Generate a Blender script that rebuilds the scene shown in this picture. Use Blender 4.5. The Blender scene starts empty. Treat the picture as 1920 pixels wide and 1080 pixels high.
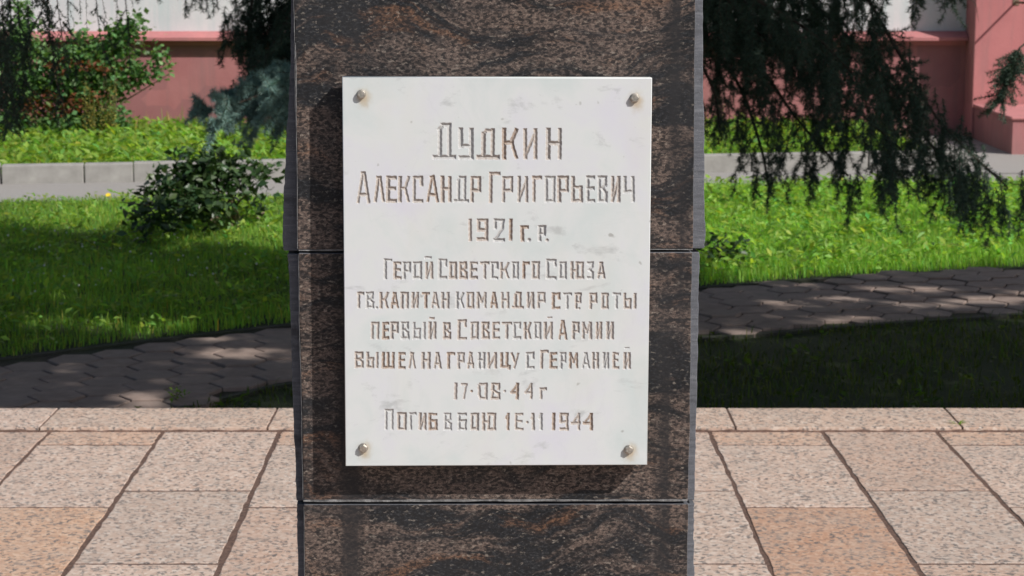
import bpy, math, random
import numpy as np
from mathutils import Vector, Matrix
R = math.radians
random.seed(7)
rng = np.random.default_rng(11)
scene = bpy.context.scene
COL = scene.collection

# ------------------------------------------------------------------ camera, sky, sun
F = 3860.0            # focal length in pixels of a 1920 px wide frame
CAMZ = 1.6
PITCH = R(9.1)
cam_d = bpy.data.cameras.new("camera")
cam_d.sensor_width = 36.0
cam_d.lens = F / 1920 * 36.0
cam_d.clip_start = 0.05
cam_d.clip_end = 600
cam_d.dof.use_dof = True
cam_d.dof.focus_distance = 2.75
cam_d.dof.aperture_fstop = 23.0
cam = bpy.data.objects.new("camera", cam_d)
COL.objects.link(cam)
cam.location = (0, 0, CAMZ)
cam.rotation_euler = (math.pi / 2 - PITCH, 0, 0)
scene.camera = cam

SUN = np.array([1.4, -1.0, 1.45])
SUN_EL = math.atan2(SUN[2], math.hypot(SUN[0], SUN[1]))
world = bpy.data.worlds.new("World")
scene.world = world
world.use_nodes = True
wn = world.node_tree.nodes
sky = wn.new("ShaderNodeTexSky")
sky.sky_type = 'NISHITA'
sky.sun_disc = False
sky.sun_elevation = SUN_EL
sky.sun_rotation = math.atan2(SUN[0], SUN[1])
sky.air_density = 1.0
sky.dust_density = 1.5
world.node_tree.links.new(sky.outputs[0], wn["Background"].inputs[0])
wn["Background"].inputs[1].default_value = 0.078
sun_d = bpy.data.lights.new("sun", 'SUN')
sun_d.energy = 4.9
sun_d.angle = R(0.53)
sun_d.color = (1.0, 0.955, 0.89)
sun = bpy.data.objects.new("sun", sun_d)
COL.objects.link(sun)
sun.rotation_euler = Vector(SUN).to_track_quat('Z', 'Y').to_euler()
sun.location = (6, -4, 8)
vs = scene.view_settings
vs.view_transform = 'Standard'
vs.look = 'None'
vs.exposure = 0.0
vs.gamma = 1.0
vs.use_curve_mapping = False

# ------------------------------------------------------------------ survey helpers
CP, SP = math.cos(PITCH), math.sin(PITCH)
def ray(px, py):
    x = (np.asarray(px, float) - 960) / F
    y = (540 - np.asarray(py, float)) / F
    return x, CP + y * SP, -SP + y * CP
def gp(px, py, z=0.0):
    x, y, w = ray(px, py)
    t = (z - CAMZ) / w
    return float(x * t), float(y * t)
def vp(px, py, Y):
    x, y, w = ray(px, py)
    t = Y / y
    return Vector((float(x * t), float(Y), float(CAMZ + w * t)))
GZ = -0.12            # level of the garden behind the raised plaza

# ------------------------------------------------------------------ object helpers
def tag(o, label=None, cat=None, group=None, kind=None):
    if label: o["label"] = label
    if cat: o["category"] = cat
    if group: o["group"] = group
    if kind: o["kind"] = kind
    return o
def link(o, parent=None):
    COL.objects.link(o)
    if parent is not None: o.parent = parent
    return o
def empty(name, loc=(0, 0, 0), rz=0.0):
    o = bpy.data.objects.new(name, None)
    o.empty_display_size = 0.2
    o.location = loc
    o.rotation_euler = (0, 0, rz)
    return link(o)
def mesh_obj(name, verts, faces, mat, parent=None, smooth=False, attr=None):
    me = bpy.data.meshes.new(name)
    me.from_pydata([tuple(v) for v in verts], [], [tuple(f) for f in faces])
    me.validate()
    me.update()
    if mat is not None: me.materials.append(mat)
    if smooth: me.polygons.foreach_set("use_smooth", [True] * len(me.polygons))
    return link(bpy.data.objects.new(name, me), parent)
def np_mesh(name, V, faces, mat, parent=None, col=None, smooth=False):
    """V (n,3); faces: (m,3) or (m,4) int array; col: (n,3) colour per vertex"""
    V = np.asarray(V, np.float32); faces = np.asarray(faces, np.int32)
    m, k = faces.shape
    me = bpy.data.meshes.new(name)
    me.vertices.add(len(V)); me.vertices.foreach_set("co", V.ravel())
    me.loops.add(m * k); me.loops.foreach_set("vertex_index", faces.ravel())
    me.polygons.add(m)
    me.polygons.foreach_set("loop_start", np.arange(0, m * k, k, dtype=np.int32))
    me.polygons.foreach_set("loop_total", np.full(m, k, np.int32))
    if smooth: me.polygons.foreach_set("use_smooth", np.ones(m, bool))
    me.update(calc_edges=True)
    if col is not None:
        a = me.color_attributes.new("tone", 'FLOAT_COLOR', 'POINT')
        c = np.ones((len(V), 4), np.float32); c[:, :3] = col
        a.data.foreach_set("color", c.ravel())
    if mat is not None: me.materials.append(mat)
    return link(bpy.data.objects.new(name, me), parent)
def box_vf(x0, x1, y0, y1, z0, z1):
    v = [(x0,y0,z0),(x1,y0,z0),(x1,y1,z0),(x0,y1,z0),(x0,y0,z1),(x1,y0,z1),(x1,y1,z1),(x0,y1,z1)]
    f = [(0,3,2,1),(4,5,6,7),(0,1,5,4),(1,2,6,5),(2,3,7,6),(3,0,4,7)]
    return v, f
def box(name, x0, x1, y0, y1, z0, z1, mat, parent=None, bevel=0.0):
    v, f = box_vf(x0, x1, y0, y1, z0, z1)
    o = mesh_obj(name, v, f, mat, parent)
    if bevel:
        b = o.modifiers.new("bevel", 'BEVEL'); b.width = bevel; b.segments = 2
    return o
def tube_arrays(pts, radii, n=6, V=None, Fc=None):
    """tapered tube appended to V, Fc lists"""
    V = [] if V is None else V; Fc = [] if Fc is None else Fc
    base = len(V)
    pts = [Vector(p) for p in pts]
    for i, p in enumerate(pts):
        t = (pts[min(i + 1, len(pts) - 1)] - pts[max(i - 1, 0)])
        if t.length < 1e-6: t = Vector((0, 0, 1))
        t.normalize()
        a = t.cross(Vector((0.13, 0.9, 0.4))).normalized()
        b = t.cross(a)
        for k in range(n):
            an = 2 * math.pi * k / n
            V.append(p + (a * math.cos(an) + b * math.sin(an)) * radii[i])
    for i in range(len(pts) - 1):
        for k in range(n):
            k2 = (k + 1) % n
            Fc.append((base + i*n + k, base + i*n + k2, base + (i+1)*n + k2, base + (i+1)*n + k))
    return V, Fc

# ------------------------------------------------------------------ material helpers
class NT:
    def __init__(s, name):
        s.m = bpy.data.materials.new(name); s.m.use_nodes = True
        s.t = s.m.node_tree; s.n = s.t.nodes; s.p = s.n["Principled BSDF"]
    def new(s, typ, **kw):
        n = s.n.new(typ)
        for k, v in kw.items():
            if k.startswith("i_"):
                n.inputs[k[2:].replace("_", " ")].default_value = v
            else: setattr(n, k, v)
        return n
    def l(s, a, b): s.t.links.new(a, b)
    def co(s, scale=(1,1,1), kind="Object", rot=(0,0,0), loc=(0,0,0)):
        tc = s.new("ShaderNodeTexCoord"); mp = s.new("ShaderNodeMapping")
        mp.inputs["Scale"].default_value = scale; mp.inputs["Rotation"].default_value = rot
        mp.inputs["Location"].default_value = loc
        s.l(tc.outputs[kind], mp.inputs[0]); return mp.outputs[0]
    def noise(s, vec, scale, detail=4, rough=0.55, dist=0.0):
        n = s.new("ShaderNodeTexNoise"); n.inputs["Scale"].default_value = scale
        n.inputs["Detail"].default_value = detail; n.inputs["Roughness"].default_value = rough
        n.inputs["Distortion"].default_value = dist
        s.l(vec, n.inputs["Vector"]); return n.outputs["Fac"]
    def voro(s, vec, scale, feature='F1', out="Distance", rnd=1.0):
        n = s.new("ShaderNodeTexVoronoi"); n.feature = feature
        n.inputs["Scale"].default_value = scale; n.inputs["Randomness"].default_value = rnd
        s.l(vec, n.inputs["Vector"]); return n.outputs[out]
    def ramp(s, fac, stops, interp='LINEAR'):
        n = s.new("ShaderNodeValToRGB"); cr = n.color_ramp; cr.interpolation = interp
        while len(cr.elements) < len(stops): cr.elements.new(0.5)
        for e, (p, c) in zip(cr.elements, stops):
            e.position = p
            e.color = (c, c, c, 1) if isinstance(c, (int, float)) else (*c, 1)
        s.l(fac, n.inputs[0]); return n.outputs[0]
    def mix(s, fac, a, b, mode='MIX'):
        n = s.new("ShaderNodeMix"); n.data_type = 'RGBA'; n.blend_type = mode
        for sock, v in ((n.inputs[0], fac), (n.inputs[6], a), (n.inputs[7], b)):
            if isinstance(v, (int, float)): sock.default_value = v
            elif isinstance(v, tuple): sock.default_value = (*v, 1)
            else: s.l(v, sock)
        return n.outputs[2]
    def math(s, op, a, b=None, c=None):
        n = s.new("ShaderNodeMath"); n.operation = op
        for i, v in enumerate((a, b, c)):
            if v is None: continue
            if isinstance(v, (int, float)): n.inputs[i].default_value = v
            else: s.l(v, n.inputs[i])
        return n.outputs[0]
    def bump(s, h, strength=0.3, dist=0.01, prev=None):
        n = s.new("ShaderNodeBump"); n.inputs["Strength"].default_value = strength
        n.inputs["Distance"].default_value = dist
        s.l(h, n.inputs["Height"])
        if prev is not None: s.l(prev, n.inputs["Normal"])
        return n.outputs[0]
    def base(s, c):
        if isinstance(c, tuple): s.p.inputs["Base Color"].default_value = (*c, 1)
        else: s.l(c, s.p.inputs["Base Color"])
    def rough(s, r):
        if isinstance(r, (int, float)): s.p.inputs["Roughness"].default_value = r
        else: s.l(r, s.p.inputs["Roughness"])
    def nrm(s, n): s.l(n, s.p.inputs["Normal"])
    def sep(s, vec):
        n = s.new("ShaderNodeSeparateXYZ"); s.l(vec, n.inputs[0]); return n.outputs

def leaf_mat(name, base, var=0.5, transl=0.35, rough=0.5, spec=0.3):
    """leaf: attribute 'tone' multiplies the base colour"""
    t = NT(name)
    at = t.new("ShaderNodeAttribute"); at.attribute_name = "tone"
    c = t.mix(1.0, base, at.outputs["Color"], 'MULTIPLY')
    n = t.noise(t.co(), 9, 2)
    c = t.mix(t.math('MULTIPLY', n, 0.45 * var), c, (base[0]*0.5, base[1]*0.55, base[2]*0.5))
    t.base(c); t.rough(rough); t.p.inputs["Specular IOR Level"].default_value = spec
    tr = t.new("ShaderNodeBsdfTranslucent")
    t.l(t.mix(1.0, c, (1.35, 1.45, 0.6), 'MULTIPLY'), tr.inputs["Color"])
    mx = t.new("ShaderNodeMixShader"); mx.inputs[0].default_value = transl
    t.l(t.p.outputs[0], mx.inputs[1]); t.l(tr.outputs[0], mx.inputs[2])
    t.l(mx.outputs[0], t.n["Material Output"].inputs[0])
    return t.m

# granite of the stele: dark brown-black gneiss with flowing bands, polished
def granite_dark():
    t = NT("dark_banded_granite")
    v0 = t.co()
    wn_ = t.noise(v0, 5.5, 3, 0.5)
    warp = t.new("ShaderNodeVectorMath"); warp.operation = 'MULTIPLY_ADD'
    cmb = t.new("ShaderNodeCombineXYZ"); t.l(wn_, cmb.inputs[2]); t.l(t.noise(v0, 3.1, 2), cmb.inputs[0])
    t.l(cmb.outputs[0], warp.inputs[0]); warp.inputs[1].default_value = (0.03, 0, 0.17); t.l(v0, warp.inputs[2])
    mp = t.new("ShaderNodeMapping"); mp.inputs["Scale"].default_value = (2.6, 2.6, 12); mp.inputs["Rotation"].default_value = (0, R(-9), 0)
    t.l(warp.outputs[0], mp.inputs[0])
    band = t.noise(mp.outputs[0], 1.0, 7, 0.66, 0.1)
    mp2 = t.new("ShaderNodeMapping"); mp2.inputs["Scale"].default_value = (1, 1, 2.0)
    t.l(warp.outputs[0], mp2.inputs[0])
    sp = t.noise(t.co((1, 1, 1.8)), 185, 5, 0.78, 0.0)
    vo = t.voro(t.co((1, 1, 1.7)), 210, out="Color")
    vs_ = t.math('MULTIPLY', t.sep(vo)[0], 1.0)
    mp3 = t.new("ShaderNodeMapping"); mp3.inputs["Scale"].default_value = (9, 9, 62); mp3.inputs["Rotation"].default_value = (0, R(-7), 0)
    t.l(warp.outputs[0], mp3.inputs[0])
    streak = t.noise(mp3.outputs[0], 1.0, 5, 0.6, 0.1)
    band = t.math('ADD', t.math('MULTIPLY', band, 0.72), t.math('MULTIPLY', streak, 0.28))
    warm = t.ramp(band, [(0.465, 0.0), (0.50, 0.5), (0.53, 1.0)])
    darkc = t.ramp(sp, [(0.46, (0.006,0.007,0.009)), (0.56, (0.022,0.024,0.028)), (0.64, (0.07,0.07,0.072)), (0.76, (0.19,0.186,0.18))])
    warmc = t.ramp(sp, [(0.38, (0.010,0.009,0.010)), (0.46, (0.072,0.054,0.047)), (0.56, (0.155,0.113,0.094)), (0.70, (0.30,0.24,0.205))])
    c = t.mix(warm, darkc, warmc)
    # orange feldspar eyes
    eye = t.ramp(t.noise(mp.outputs[0], 1.3, 5, 0.7, 0.2), [(0.56, 0.0), (0.66, 0.8)])
    c = t.mix(t.math('MULTIPLY', eye, t.ramp(sp, [(0.42, 0.15), (0.6, 1.0)])), c, (0.23, 0.115, 0.062))
    cry = t.math('MULTIPLY', t.ramp(vs_, [(0.88, 0.0), (0.93, 1.0)]), t.ramp(sp, [(0.45, 0.0), (0.58, 0.55)]))
    c = t.mix(cry, c, (0.30, 0.26, 0.22))
    blk = t.ramp(t.sep(vo)[1], [(0.22, 0.75), (0.30, 0.0)])
    c = t.mix(blk, c, (0.008, 0.008, 0.009))
    # pale dust film and wiped dark streaks running down near the sides
    x = t.sep(v0)
    edge = t.ramp(t.math('ABSOLUTE', t.math('SUBTRACT', t.math('ABSOLUTE', x[0]), 0.216)), [(0.010, 1.0), (0.028, 0.0)])
    stn = t.ramp(t.noise(t.co((34, 1, 1.3)), 1, 3, 0.5), [(0.42, 0.0), (0.56, 0.8)])
    c = t.mix(t.math('MULTIPLY', edge, stn), c, (0.016, 0.016, 0.018))
    film = t.ramp(t.noise(t.co((3, 3, 5)), 1.5, 4), [(0.30, 0.01), (0.75, 0.11)])
    c = t.mix(film, c, (0.17, 0.165, 0.175))
    t.base(c)
    t.rough(t.ramp(t.noise(v0, 14, 4), [(0.3, 0.34), (0.7, 0.52)]))
    t.p.inputs["Specular IOR Level"].default_value = 0.24
    t.nrm(t.bump(sp, 0.10, 0.001))
    return t.m
def granite_sawn():
    t = NT("sawn_dark_granite_edge")
    v = t.co((30, 30, 260)); n = t.noise(v, 1, 3, 0.6)
    f = t.noise(t.co(), 700, 3, 0.7)
    c = t.ramp(n, [(0.30, (0.085,0.090,0.105)), (0.55, (0.12,0.127,0.148)), (0.8, (0.18,0.187,0.21))])
    c = t.mix(t.ramp(f, [(0.62, 0.0), (0.70, 0.7)]), c, (0.34, 0.34, 0.35))
    c = t.mix(t.ramp(t.noise(t.co((1,1,1)), 26, 4), [(0.56, 0.0), (0.68, 0.6)]), c, (0.022, 0.022, 0.026))
    t.base(c); t.rough(0.75)
    b = t.bump(n, 0.5, 0.0012); t.nrm(t.bump(f, 0.6, 0.001, b))
    return t.m
def mortar(name, col, col2):
    t = NT(name)
    n = t.noise(t.co(), 60, 5, 0.7)
    t.base(t.ramp(n, [(0.3, col2), (0.7, col)])); t.rough(0.95)
    t.nrm(t.bump(n, 0.8, 0.004))
    return t.m
def marble():
    t = NT("white_marble")
    v = t.co()
    big = t.noise(v, 9, 5, 0.6, 0.4)
    c = t.ramp(big, [(0.30, (0.54,0.60,0.605)), (0.5, (0.62,0.645,0.655)), (0.72, (0.60,0.60,0.675))])
    # grey smudges
    sm = t.ramp(t.noise(t.co((1, 1, 2.0)), 19, 5, 0.66, 0.3), [(0.60, 0.0), (0.74, 0.75)])
    c = t.mix(sm, c, (0.40, 0.42, 0.43))
    pit = t.ramp(t.noise(v, 52, 2, 0.5), [(0.72, 0.0), (0.77, 0.75)])
    c = t.mix(pit, c, (0.30, 0.30, 0.29))
    vein = t.ramp(t.math('ABSOLUTE', t.math('SUBTRACT', t.noise(t.co((1,1,1), rot=(0, R(35), 0)), 4.2, 6, 0.6, 0.8), 0.5)), [(0.0, 0.12), (0.012, 0.0)])
    c = t.mix(vein, c, (0.50, 0.53, 0.54))
    yel = t.ramp(t.noise(t.co((6, 1, 2.2)), 2.2, 3), [(0.52, 0.0), (0.76, 0.30)])
    c = t.mix(t.math('MULTIPLY', yel, 0.85), c, (0.60, 0.57, 0.49))
    return t, v, c
def rust_rings(t, v, c, centres):
    """run-off rust round each bolt; centres in object space"""
    for (x, z) in centres:
        d = t.new("ShaderNodeVectorMath"); d.operation = 'SUBTRACT'
        t.l(v, d.inputs[0]); d.inputs[1].default_value = (x + 0.002, 0, z - 0.004)
        s = t.new("ShaderNodeVectorMath"); s.operation = 'MULTIPLY'
        t.l(d.outputs[0], s.inputs[0]); s.inputs[1].default_value = (1.15, 0, 0.85)
        ln = t.new("ShaderNodeVectorMath"); ln.operation = 'LENGTH'; t.l(s.outputs[0], ln.inputs[0])
        dd = t.math('ADD', ln.outputs["Value"], t.math('MULTIPLY', t.math('SUBTRACT', t.noise(v, 120, 3), 0.5), 0.012))
        f = t.ramp(dd, [(0.0055, 0.6), (0.0095, 0.18), (0.014, 0.0)])
        c = t.mix(f, c, (0.40, 0.28, 0.13))
    return c
def groove_mat():
    t = NT("chiselled_marble")
    at = t.new("ShaderNodeAttribute"); at.attribute_name = "tone"
    n = t.noise(t.co(), 420, 3, 0.7)
    c = t.mix(t.ramp(n, [(0.40, 0.0), (0.80, 0.22)]), at.outputs["Color"], (0.52, 0.51, 0.50))
    t.base(c); t.rough(0.6)
    t.nrm(t.bump(n, 0.55, 0.0010))
    return t.m
def tile_mat(name="pink_flecked_granite"):
    t = NT(name)
    v = t.co()
    oi = t.new("ShaderNodeObjectInfo")
    off = t.new("ShaderNodeVectorMath"); off.operation = 'ADD'
    cmb = t.new("ShaderNodeCombineXYZ"); t.l(t.math('MULTIPLY', oi.outputs["Random"], 37.0), cmb.inputs[0])
    t.l(v, off.inputs[0]); t.l(cmb.outputs[0], off.inputs[1]); w = off.outputs[0]
    g = t.new("ShaderNodeTexVoronoi"); g.inputs["Scale"].default_value = 96; t.l(w, g.inputs["Vector"])
    cs = t.sep(g.outputs["Color"])
    wob = t.noise(w, 60, 4, 0.7)
    base = t.ramp(cs[0], [(0.0, (0.50,0.355,0.285)), (0.45, (0.58,0.43,0.355)), (0.8, (0.645,0.515,0.44)), (1.0, (0.68,0.585,0.525))])
    base = t.mix(1.0, base, oi.outputs["Color"], 'MULTIPLY')
    dark = t.math('MULTIPLY', t.ramp(cs[1], [(0.70, 0.0), (0.74, 1.0)]), t.ramp(wob, [(0.42, 0.0), (0.52, 0.95)]))
    c = t.mix(dark, base, (0.125, 0.115, 0.115))
    fine = t.ramp(t.noise(w, 330, 3, 0.8), [(0.60, 0.0), (0.68, 0.65)])
    c = t.mix(fine, c, (0.30, 0.25, 0.23))
    grey = t.ramp(t.noise(w, 6, 5, 0.65), [(0.40, 0.0), (0.68, 0.42)])
    c = t.mix(grey, c, (0.40, 0.345, 0.31))
    blot = t.ramp(t.noise(w, 2.2, 5, 0.7, 0.5), [(0.62, 0.0), (0.72, 0.45)])
    c = t.mix(blot, c, (0.33, 0.26, 0.22))
    # earth worked into the margins of every slab
    t.base(c); t.rough(t.ramp(wob, [(0.3, 0.55), (0.7, 0.8)]))
    t.nrm(t.bump(t.noise(w, 180, 4, 0.7), 0.35, 0.0015))
    return t.m
def paver_mat():
    t = NT("worn_red_concrete")
    oi = t.new("ShaderNodeObjectInfo")
    v = t.co((1,1,1), "Object")
    tc = t.new("ShaderNodeNewGeometry")
    n = t.noise(tc.outputs["Position"], 14, 5, 0.65)
    f = t.noise(tc.outputs["Position"], 170, 3, 0.7)
    c = t.ramp(n, [(0.3, (0.185,0.13,0.11)), (0.55, (0.275,0.20,0.168)), (0.8, (0.36,0.28,0.24))])
    c = t.mix(t.math('MULTIPLY', oi.outputs["Random"], 0.35), c, (0.24, 0.20, 0.18))
    c = t.mix(t.ramp(f, [(0.4, 0.0), (0.8, 0.5)]), c, (0.26, 0.23, 0.21))
    t.base(c); t.rough(0.9); t.nrm(t.bump(f, 0.5, 0.002))
    return t.m
def soil_mat(name, a, b, moss=None):
    t = NT(name)
    tc = t.new("ShaderNodeNewGeometry"); P = tc.outputs["Position"]
    n = t.noise(P, 6, 7, 0.68); f = t.noise(P, 70, 4, 0.7)
    c = t.mix(n, a, b)
    c = t.mix(t.ramp(f, [(0.35, 0.6), (0.65, 0.0)]), c, (a[0]*0.4, a[1]*0.4, a[2]*0.4))
    if moss: c = t.mix(t.ramp(t.noise(P, 2.3, 5, 0.6), [(0.38, 0.0), (0.6, 0.85)]), c, moss)
    t.base(c); t.rough(0.97); t.nrm(t.bump(t.noise(P, 40, 5, 0.7), 0.7, 0.02))
    return t.m
def asphalt_mat():
    t = NT("old_grey_asphalt")
    tc = t.new("ShaderNodeNewGeometry"); P = tc.outputs["Position"]
    f = t.noise(P, 150, 4, 0.75); n = t.noise(P, 1.6, 5, 0.6)
    c = t.ramp(f, [(0.3, (0.22,0.21,0.205)), (0.6, (0.33,0.315,0.305)), (0.8, (0.43,0.41,0.395))])
    c = t.mix(t.ramp(n, [(0.45, 0.0), (0.7, 0.4)]), c, (0.30, 0.27, 0.24))
    t.base(c); t.rough(0.92); t.nrm(t.bump(f, 0.6, 0.004))
    return t.m
def concrete_mat():
    t = NT("pale_concrete")
    v = t.co(); n = t.noise(v, 7, 6, 0.65); f = t.noise(v, 120, 3, 0.7)
    c = t.ramp(n, [(0.3, (0.24,0.23,0.22)), (0.6, (0.33,0.32,0.305)), (0.85, (0.41,0.40,0.38))])
    c = t.mix(t.ramp(f, [(0.6, 0.0), (0.75, 0.5)]), c, (0.20, 0.19, 0.18))
    t.base(c); t.rough(0.9); t.nrm(t.bump(f, 0.5, 0.003))
    return t.m
def stucco(name, col, col2, patch=False):
    t = NT(name)
    v = t.co(); n = t.noise(v, 2.6, 7, 0.7); s = t.noise(t.co((9, 9, 0.8)), 1, 4, 0.6)
    f = t.noise(v, 55, 4, 0.7)
    c = t.mix(t.ramp(n, [(0.3, 0.0), (0.7, 1.0)]), col, col2)
    c = t.mix(t.ramp(s, [(0.48, 0.0), (0.70, 0.5)]), c, (col[0]*0.6, col[1]*0.8, col[2]*0.8))
    if patch:
        # repainted squarish patches and rising damp
        b = t.new("ShaderNodeTexVoronoi"); b.distance = 'CHEBYCHEV'; b.inputs["Scale"].default_value = 2.1
        b.inputs["Randomness"].default_value = 0.9
        wv = t.new("ShaderNodeMixRGB"); wv.inputs[0].default_value = 0.03
        t.l(v, wv.inputs[1]); nc = t.new("ShaderNodeTexNoise"); nc.inputs["Scale"].default_value = 9; t.l(v, nc.inputs["Vector"]); t.l(nc.outputs["Color"], wv.inputs[2])
        t.l(wv.outputs[0], b.inputs["Vector"])
        pr = t.ramp(t.sep(b.outputs["Color"])[0], [(0.70, 0.0), (0.71, 0.42)])
        c = t.mix(pr, c, (col[0]*0.55, col[1]*0.62, col[2]*0.66))
        z = t.sep(v)[2]
        damp = t.ramp(t.math('ADD', z, t.math('MULTIPLY', n, 0.25)), [(0.12, 0.35), (0.30, 0.0)])
        c = t.mix(damp, c, (0.26, 0.19, 0.17))
    t.base(c); t.rough(0.85); t.nrm(t.bump(f, 0.45, 0.006))
    return t.m
def bark(name, a, b):
    t = NT(name)
    n = t.noise(t.co((1, 1, 0.25)), 26, 6, 0.7)
    t.base(t.ramp(n, [(0.35, a), (0.7, b)])); t.rough(0.9); t.nrm(t.bump(n, 0.9, 0.02))
    return t.m
def metal_mat():
    t = NT("dull_steel_bolt")
    n = t.noise(t.co(), 190, 4, 0.6)
    t.p.inputs["Metallic"].default_value = 0.75
    t.base(t.ramp(n, [(0.35, (0.36,0.33,0.29)), (0.62, (0.50,0.46,0.41)), (0.75, (0.33,0.23,0.13))]))
    t.rough(t.ramp(n, [(0.3, 0.32), (0.7, 0.55)])); t.nrm(t.bump(n, 0.4, 0.0006))
    return t.m
def plain(name, col, rough=0.7):
    t = NT(name)
    n = t.noise(t.co(), 30, 3); t.base(t.mix(t.math('MULTIPLY', n, 0.5), col, tuple(x*0.6 for x in col))); t.rough(rough)
    return t.m

M_GR, M_SAWN = granite_dark(), granite_sawn()
M_MORT = mortar("pale_mortar", (0.30,0.30,0.305), (0.045,0.045,0.048))
M_JOINT = mortar("brown_joint_mortar", (0.19,0.115,0.09), (0.05,0.03,0.025))
M_TILE, M_PAV = tile_mat(), paver_mat()
M_SOIL = soil_mat("garden_soil", (0.045,0.034,0.024), (0.085,0.064,0.045), (0.03,0.045,0.016))
M_TURF = soil_mat("turf_base", (0.03,0.045,0.012), (0.05,0.075,0.02))
M_ASPH, M_CONC = asphalt_mat(), concrete_mat()
M_EDGE = soil_mat("mossy_edging", (0.05,0.047,0.04), (0.10,0.095,0.085), (0.045,0.055,0.03))
M_PINK = stucco("pink_painted_plaster", (0.44,0.185,0.19), (0.36,0.135,0.14), True)
M_PINK2 = stucco("pink_ledge_paint", (0.52,0.205,0.205), (0.43,0.160,0.165))
M_WHITE = stucco("white_wall_plaster", (0.70,0.70,0.715), (0.62,0.625,0.65))
M_BARK = bark("spruce_bark", (0.035,0.026,0.02), (0.11,0.085,0.07))
M_BARK2 = bark("linden_bark", (0.06,0.05,0.04), (0.17,0.145,0.12))
M_STEEL = metal_mat()
M_NEEDLE = leaf_mat("spruce_needles", (0.068,0.115,0.085), transl=0.12, rough=0.6)
M_BLUE = leaf_mat("blue_spruce_needles", (0.20,0.315,0.295), transl=0.12, rough=0.55)
M_GRASS = leaf_mat("lawn_grass", (0.235,0.41,0.068), transl=0.5, rough=0.5)
M_WEED = leaf_mat("weed_leaf", (0.25,0.40,0.075), transl=0.5, rough=0.45)
M_LEAF = leaf_mat("tree_leaf", (0.07,0.13,0.03), transl=0.30, rough=0.5)
M_DARK = leaf_mat("dark_shrub_leaf", (0.042,0.082,0.028), transl=0.22, rough=0.4, spec=0.45)
M_VINE = leaf_mat("vine_leaf", (0.13,0.25,0.085), transl=0.34, rough=0.45)
M_DOCK = leaf_mat("dock_seed", (0.30,0.26,0.06), transl=0.3, rough=0.7)
M_RED = leaf_mat("russet_leaf", (0.24,0.085,0.045), transl=0.35, rough=0.6)
M_STEM = plain("green_stem", (0.12, 0.15, 0.05))
M_TWIG = plain("dry_twig", (0.20, 0.15, 0.10))
M_YEL = plain("yellow_petal", (0.85, 0.62, 0.02))
M_WHT = plain("white_clover", (0.70, 0.70, 0.62))

# ------------------------------------------------------------------ the setting: ground sheets
def sheet(name, pts, z, mat, kind="structure"):
    v = [(x, y, z) for x, y in pts]
    o = mesh_obj(name, v, [tuple(range(len(v)))], mat)
    if o.data.polygons and o.data.polygons[0].normal.z < 0: o.data.flip_normals()
    return tag(o, kind=kind)
sheet("ground", [(-300,-300),(300,-300),(300,400),(-300,400)], GZ - 0.012, M_SOIL)
PE_Y0 = gp(960, 806)[1]          # rear end of the slab rows
# plaza bed (brown mortar shows in the joints)
v, f = box_vf(-4.2, 4.2, -2.5, 7.20, GZ - 0.2, -0.0020)
plaza = tag(mesh_obj("plaza", v, f, M_JOINT), kind="structure")

def slab(name, quad, z, th, mat, parent, rag=0.002, nseg=7, inset=0.004, color=(1,1,1)):
    """a stone slab with slightly ragged rim and an eased edge; quad = 4 (x,y) corners counter-clockwise"""
    cx = sum(p[0] for p in quad) / 4; cy = sum(p[1] for p in quad) / 4
    rim = []
    for i in range(4):
        a, b = quad[i], quad[(i + 1) % 4]
        for k in range(nseg):
            s = k / nseg
            j = 0 if k == 0 else random.uniform(-rag, rag)
            nx, ny = (b[1] - a[1]), -(b[0] - a[0]); L = math.hypot(nx, ny)
            rim.append((a[0] + (b[0]-a[0])*s + nx/L*j, a[1] + (b[1]-a[1])*s + ny/L*j))
    n = len(rim)
    def ins(p, d):
        dx, dy = cx - p[0], cy - p[1]; L = math.hypot(dx, dy)
        return (p[0] + dx/L*d*1.4, p[1] + dy/L*d*1.4)
    V = [(x - cx, y - cy, 0) for x, y in (ins(p, inset) for p in rim)]
    V += [(x - cx, y - cy, -inset * 0.7) for x, y in rim] + [(x - cx, y - cy, -th) for x, y in rim]
    Fc = [tuple(range(n))]
    for L in (0, n):
        for k in range(n):
            k2 = (k + 1) % n
            Fc.append((L + k, L + n + k, L + n + k2, L + k2))
    o = mesh_obj(name, V, Fc, mat, parent)
    o.location = (cx, cy, z); o.color = (*color, 1)
    o.rotation_euler = (R(random.uniform(-.03, .03)), R(random.uniform(-.10, .10)), 0)
    return o
cols_px = [-340, -125, 90, 305, 525, 740, 948, 1142, 1330, 1545, 1760, 1975, 2190]
patt =    ['A','B','A'][1:] + ['A','B','A','B','A','B','A','B','A','B']
patt = ['A','B','A','B','A','B','A','B','A','B','A','B']
# columns: [-340,-125]A [-125,90]B [90,305]A [305,525]B [525,740]A ... [1330,1545]A [1545,1760]B
def yrow(py): return gp(960, py)[1]
step = 0.772
Arows = [PE_Y0, yrow(834), yrow(951)]; Brows = [PE_Y0, yrow(920), yrow(1057)]
while Arows[-1] > -2.0: Arows.append(Arows[-1] - step)
while Brows[-1] > -2.0: Brows.append(Brows[-1] - step)
tints = {}
palette = [(1,1,1), (1.0,1.0,1.0), (0.97,0.99,1.0), (0.98,0.95,0.93), (0.91,0.86,0.83), (0.90,0.92,0.93)]
Cx = []
y812 = gp(960, 812)[1]
drift = (932 - 960) / F
edgeX = [gp(p, 812)[0] for p in cols_px]
edgeX = [edgeX[0] - 0.387 * 2, edgeX[0] - 0.387] + edgeX + [edgeX[-1] + 0.387, edgeX[-1] + 0.774]
patt = ['A', 'B'] + patt + ['A', 'B']
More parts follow.
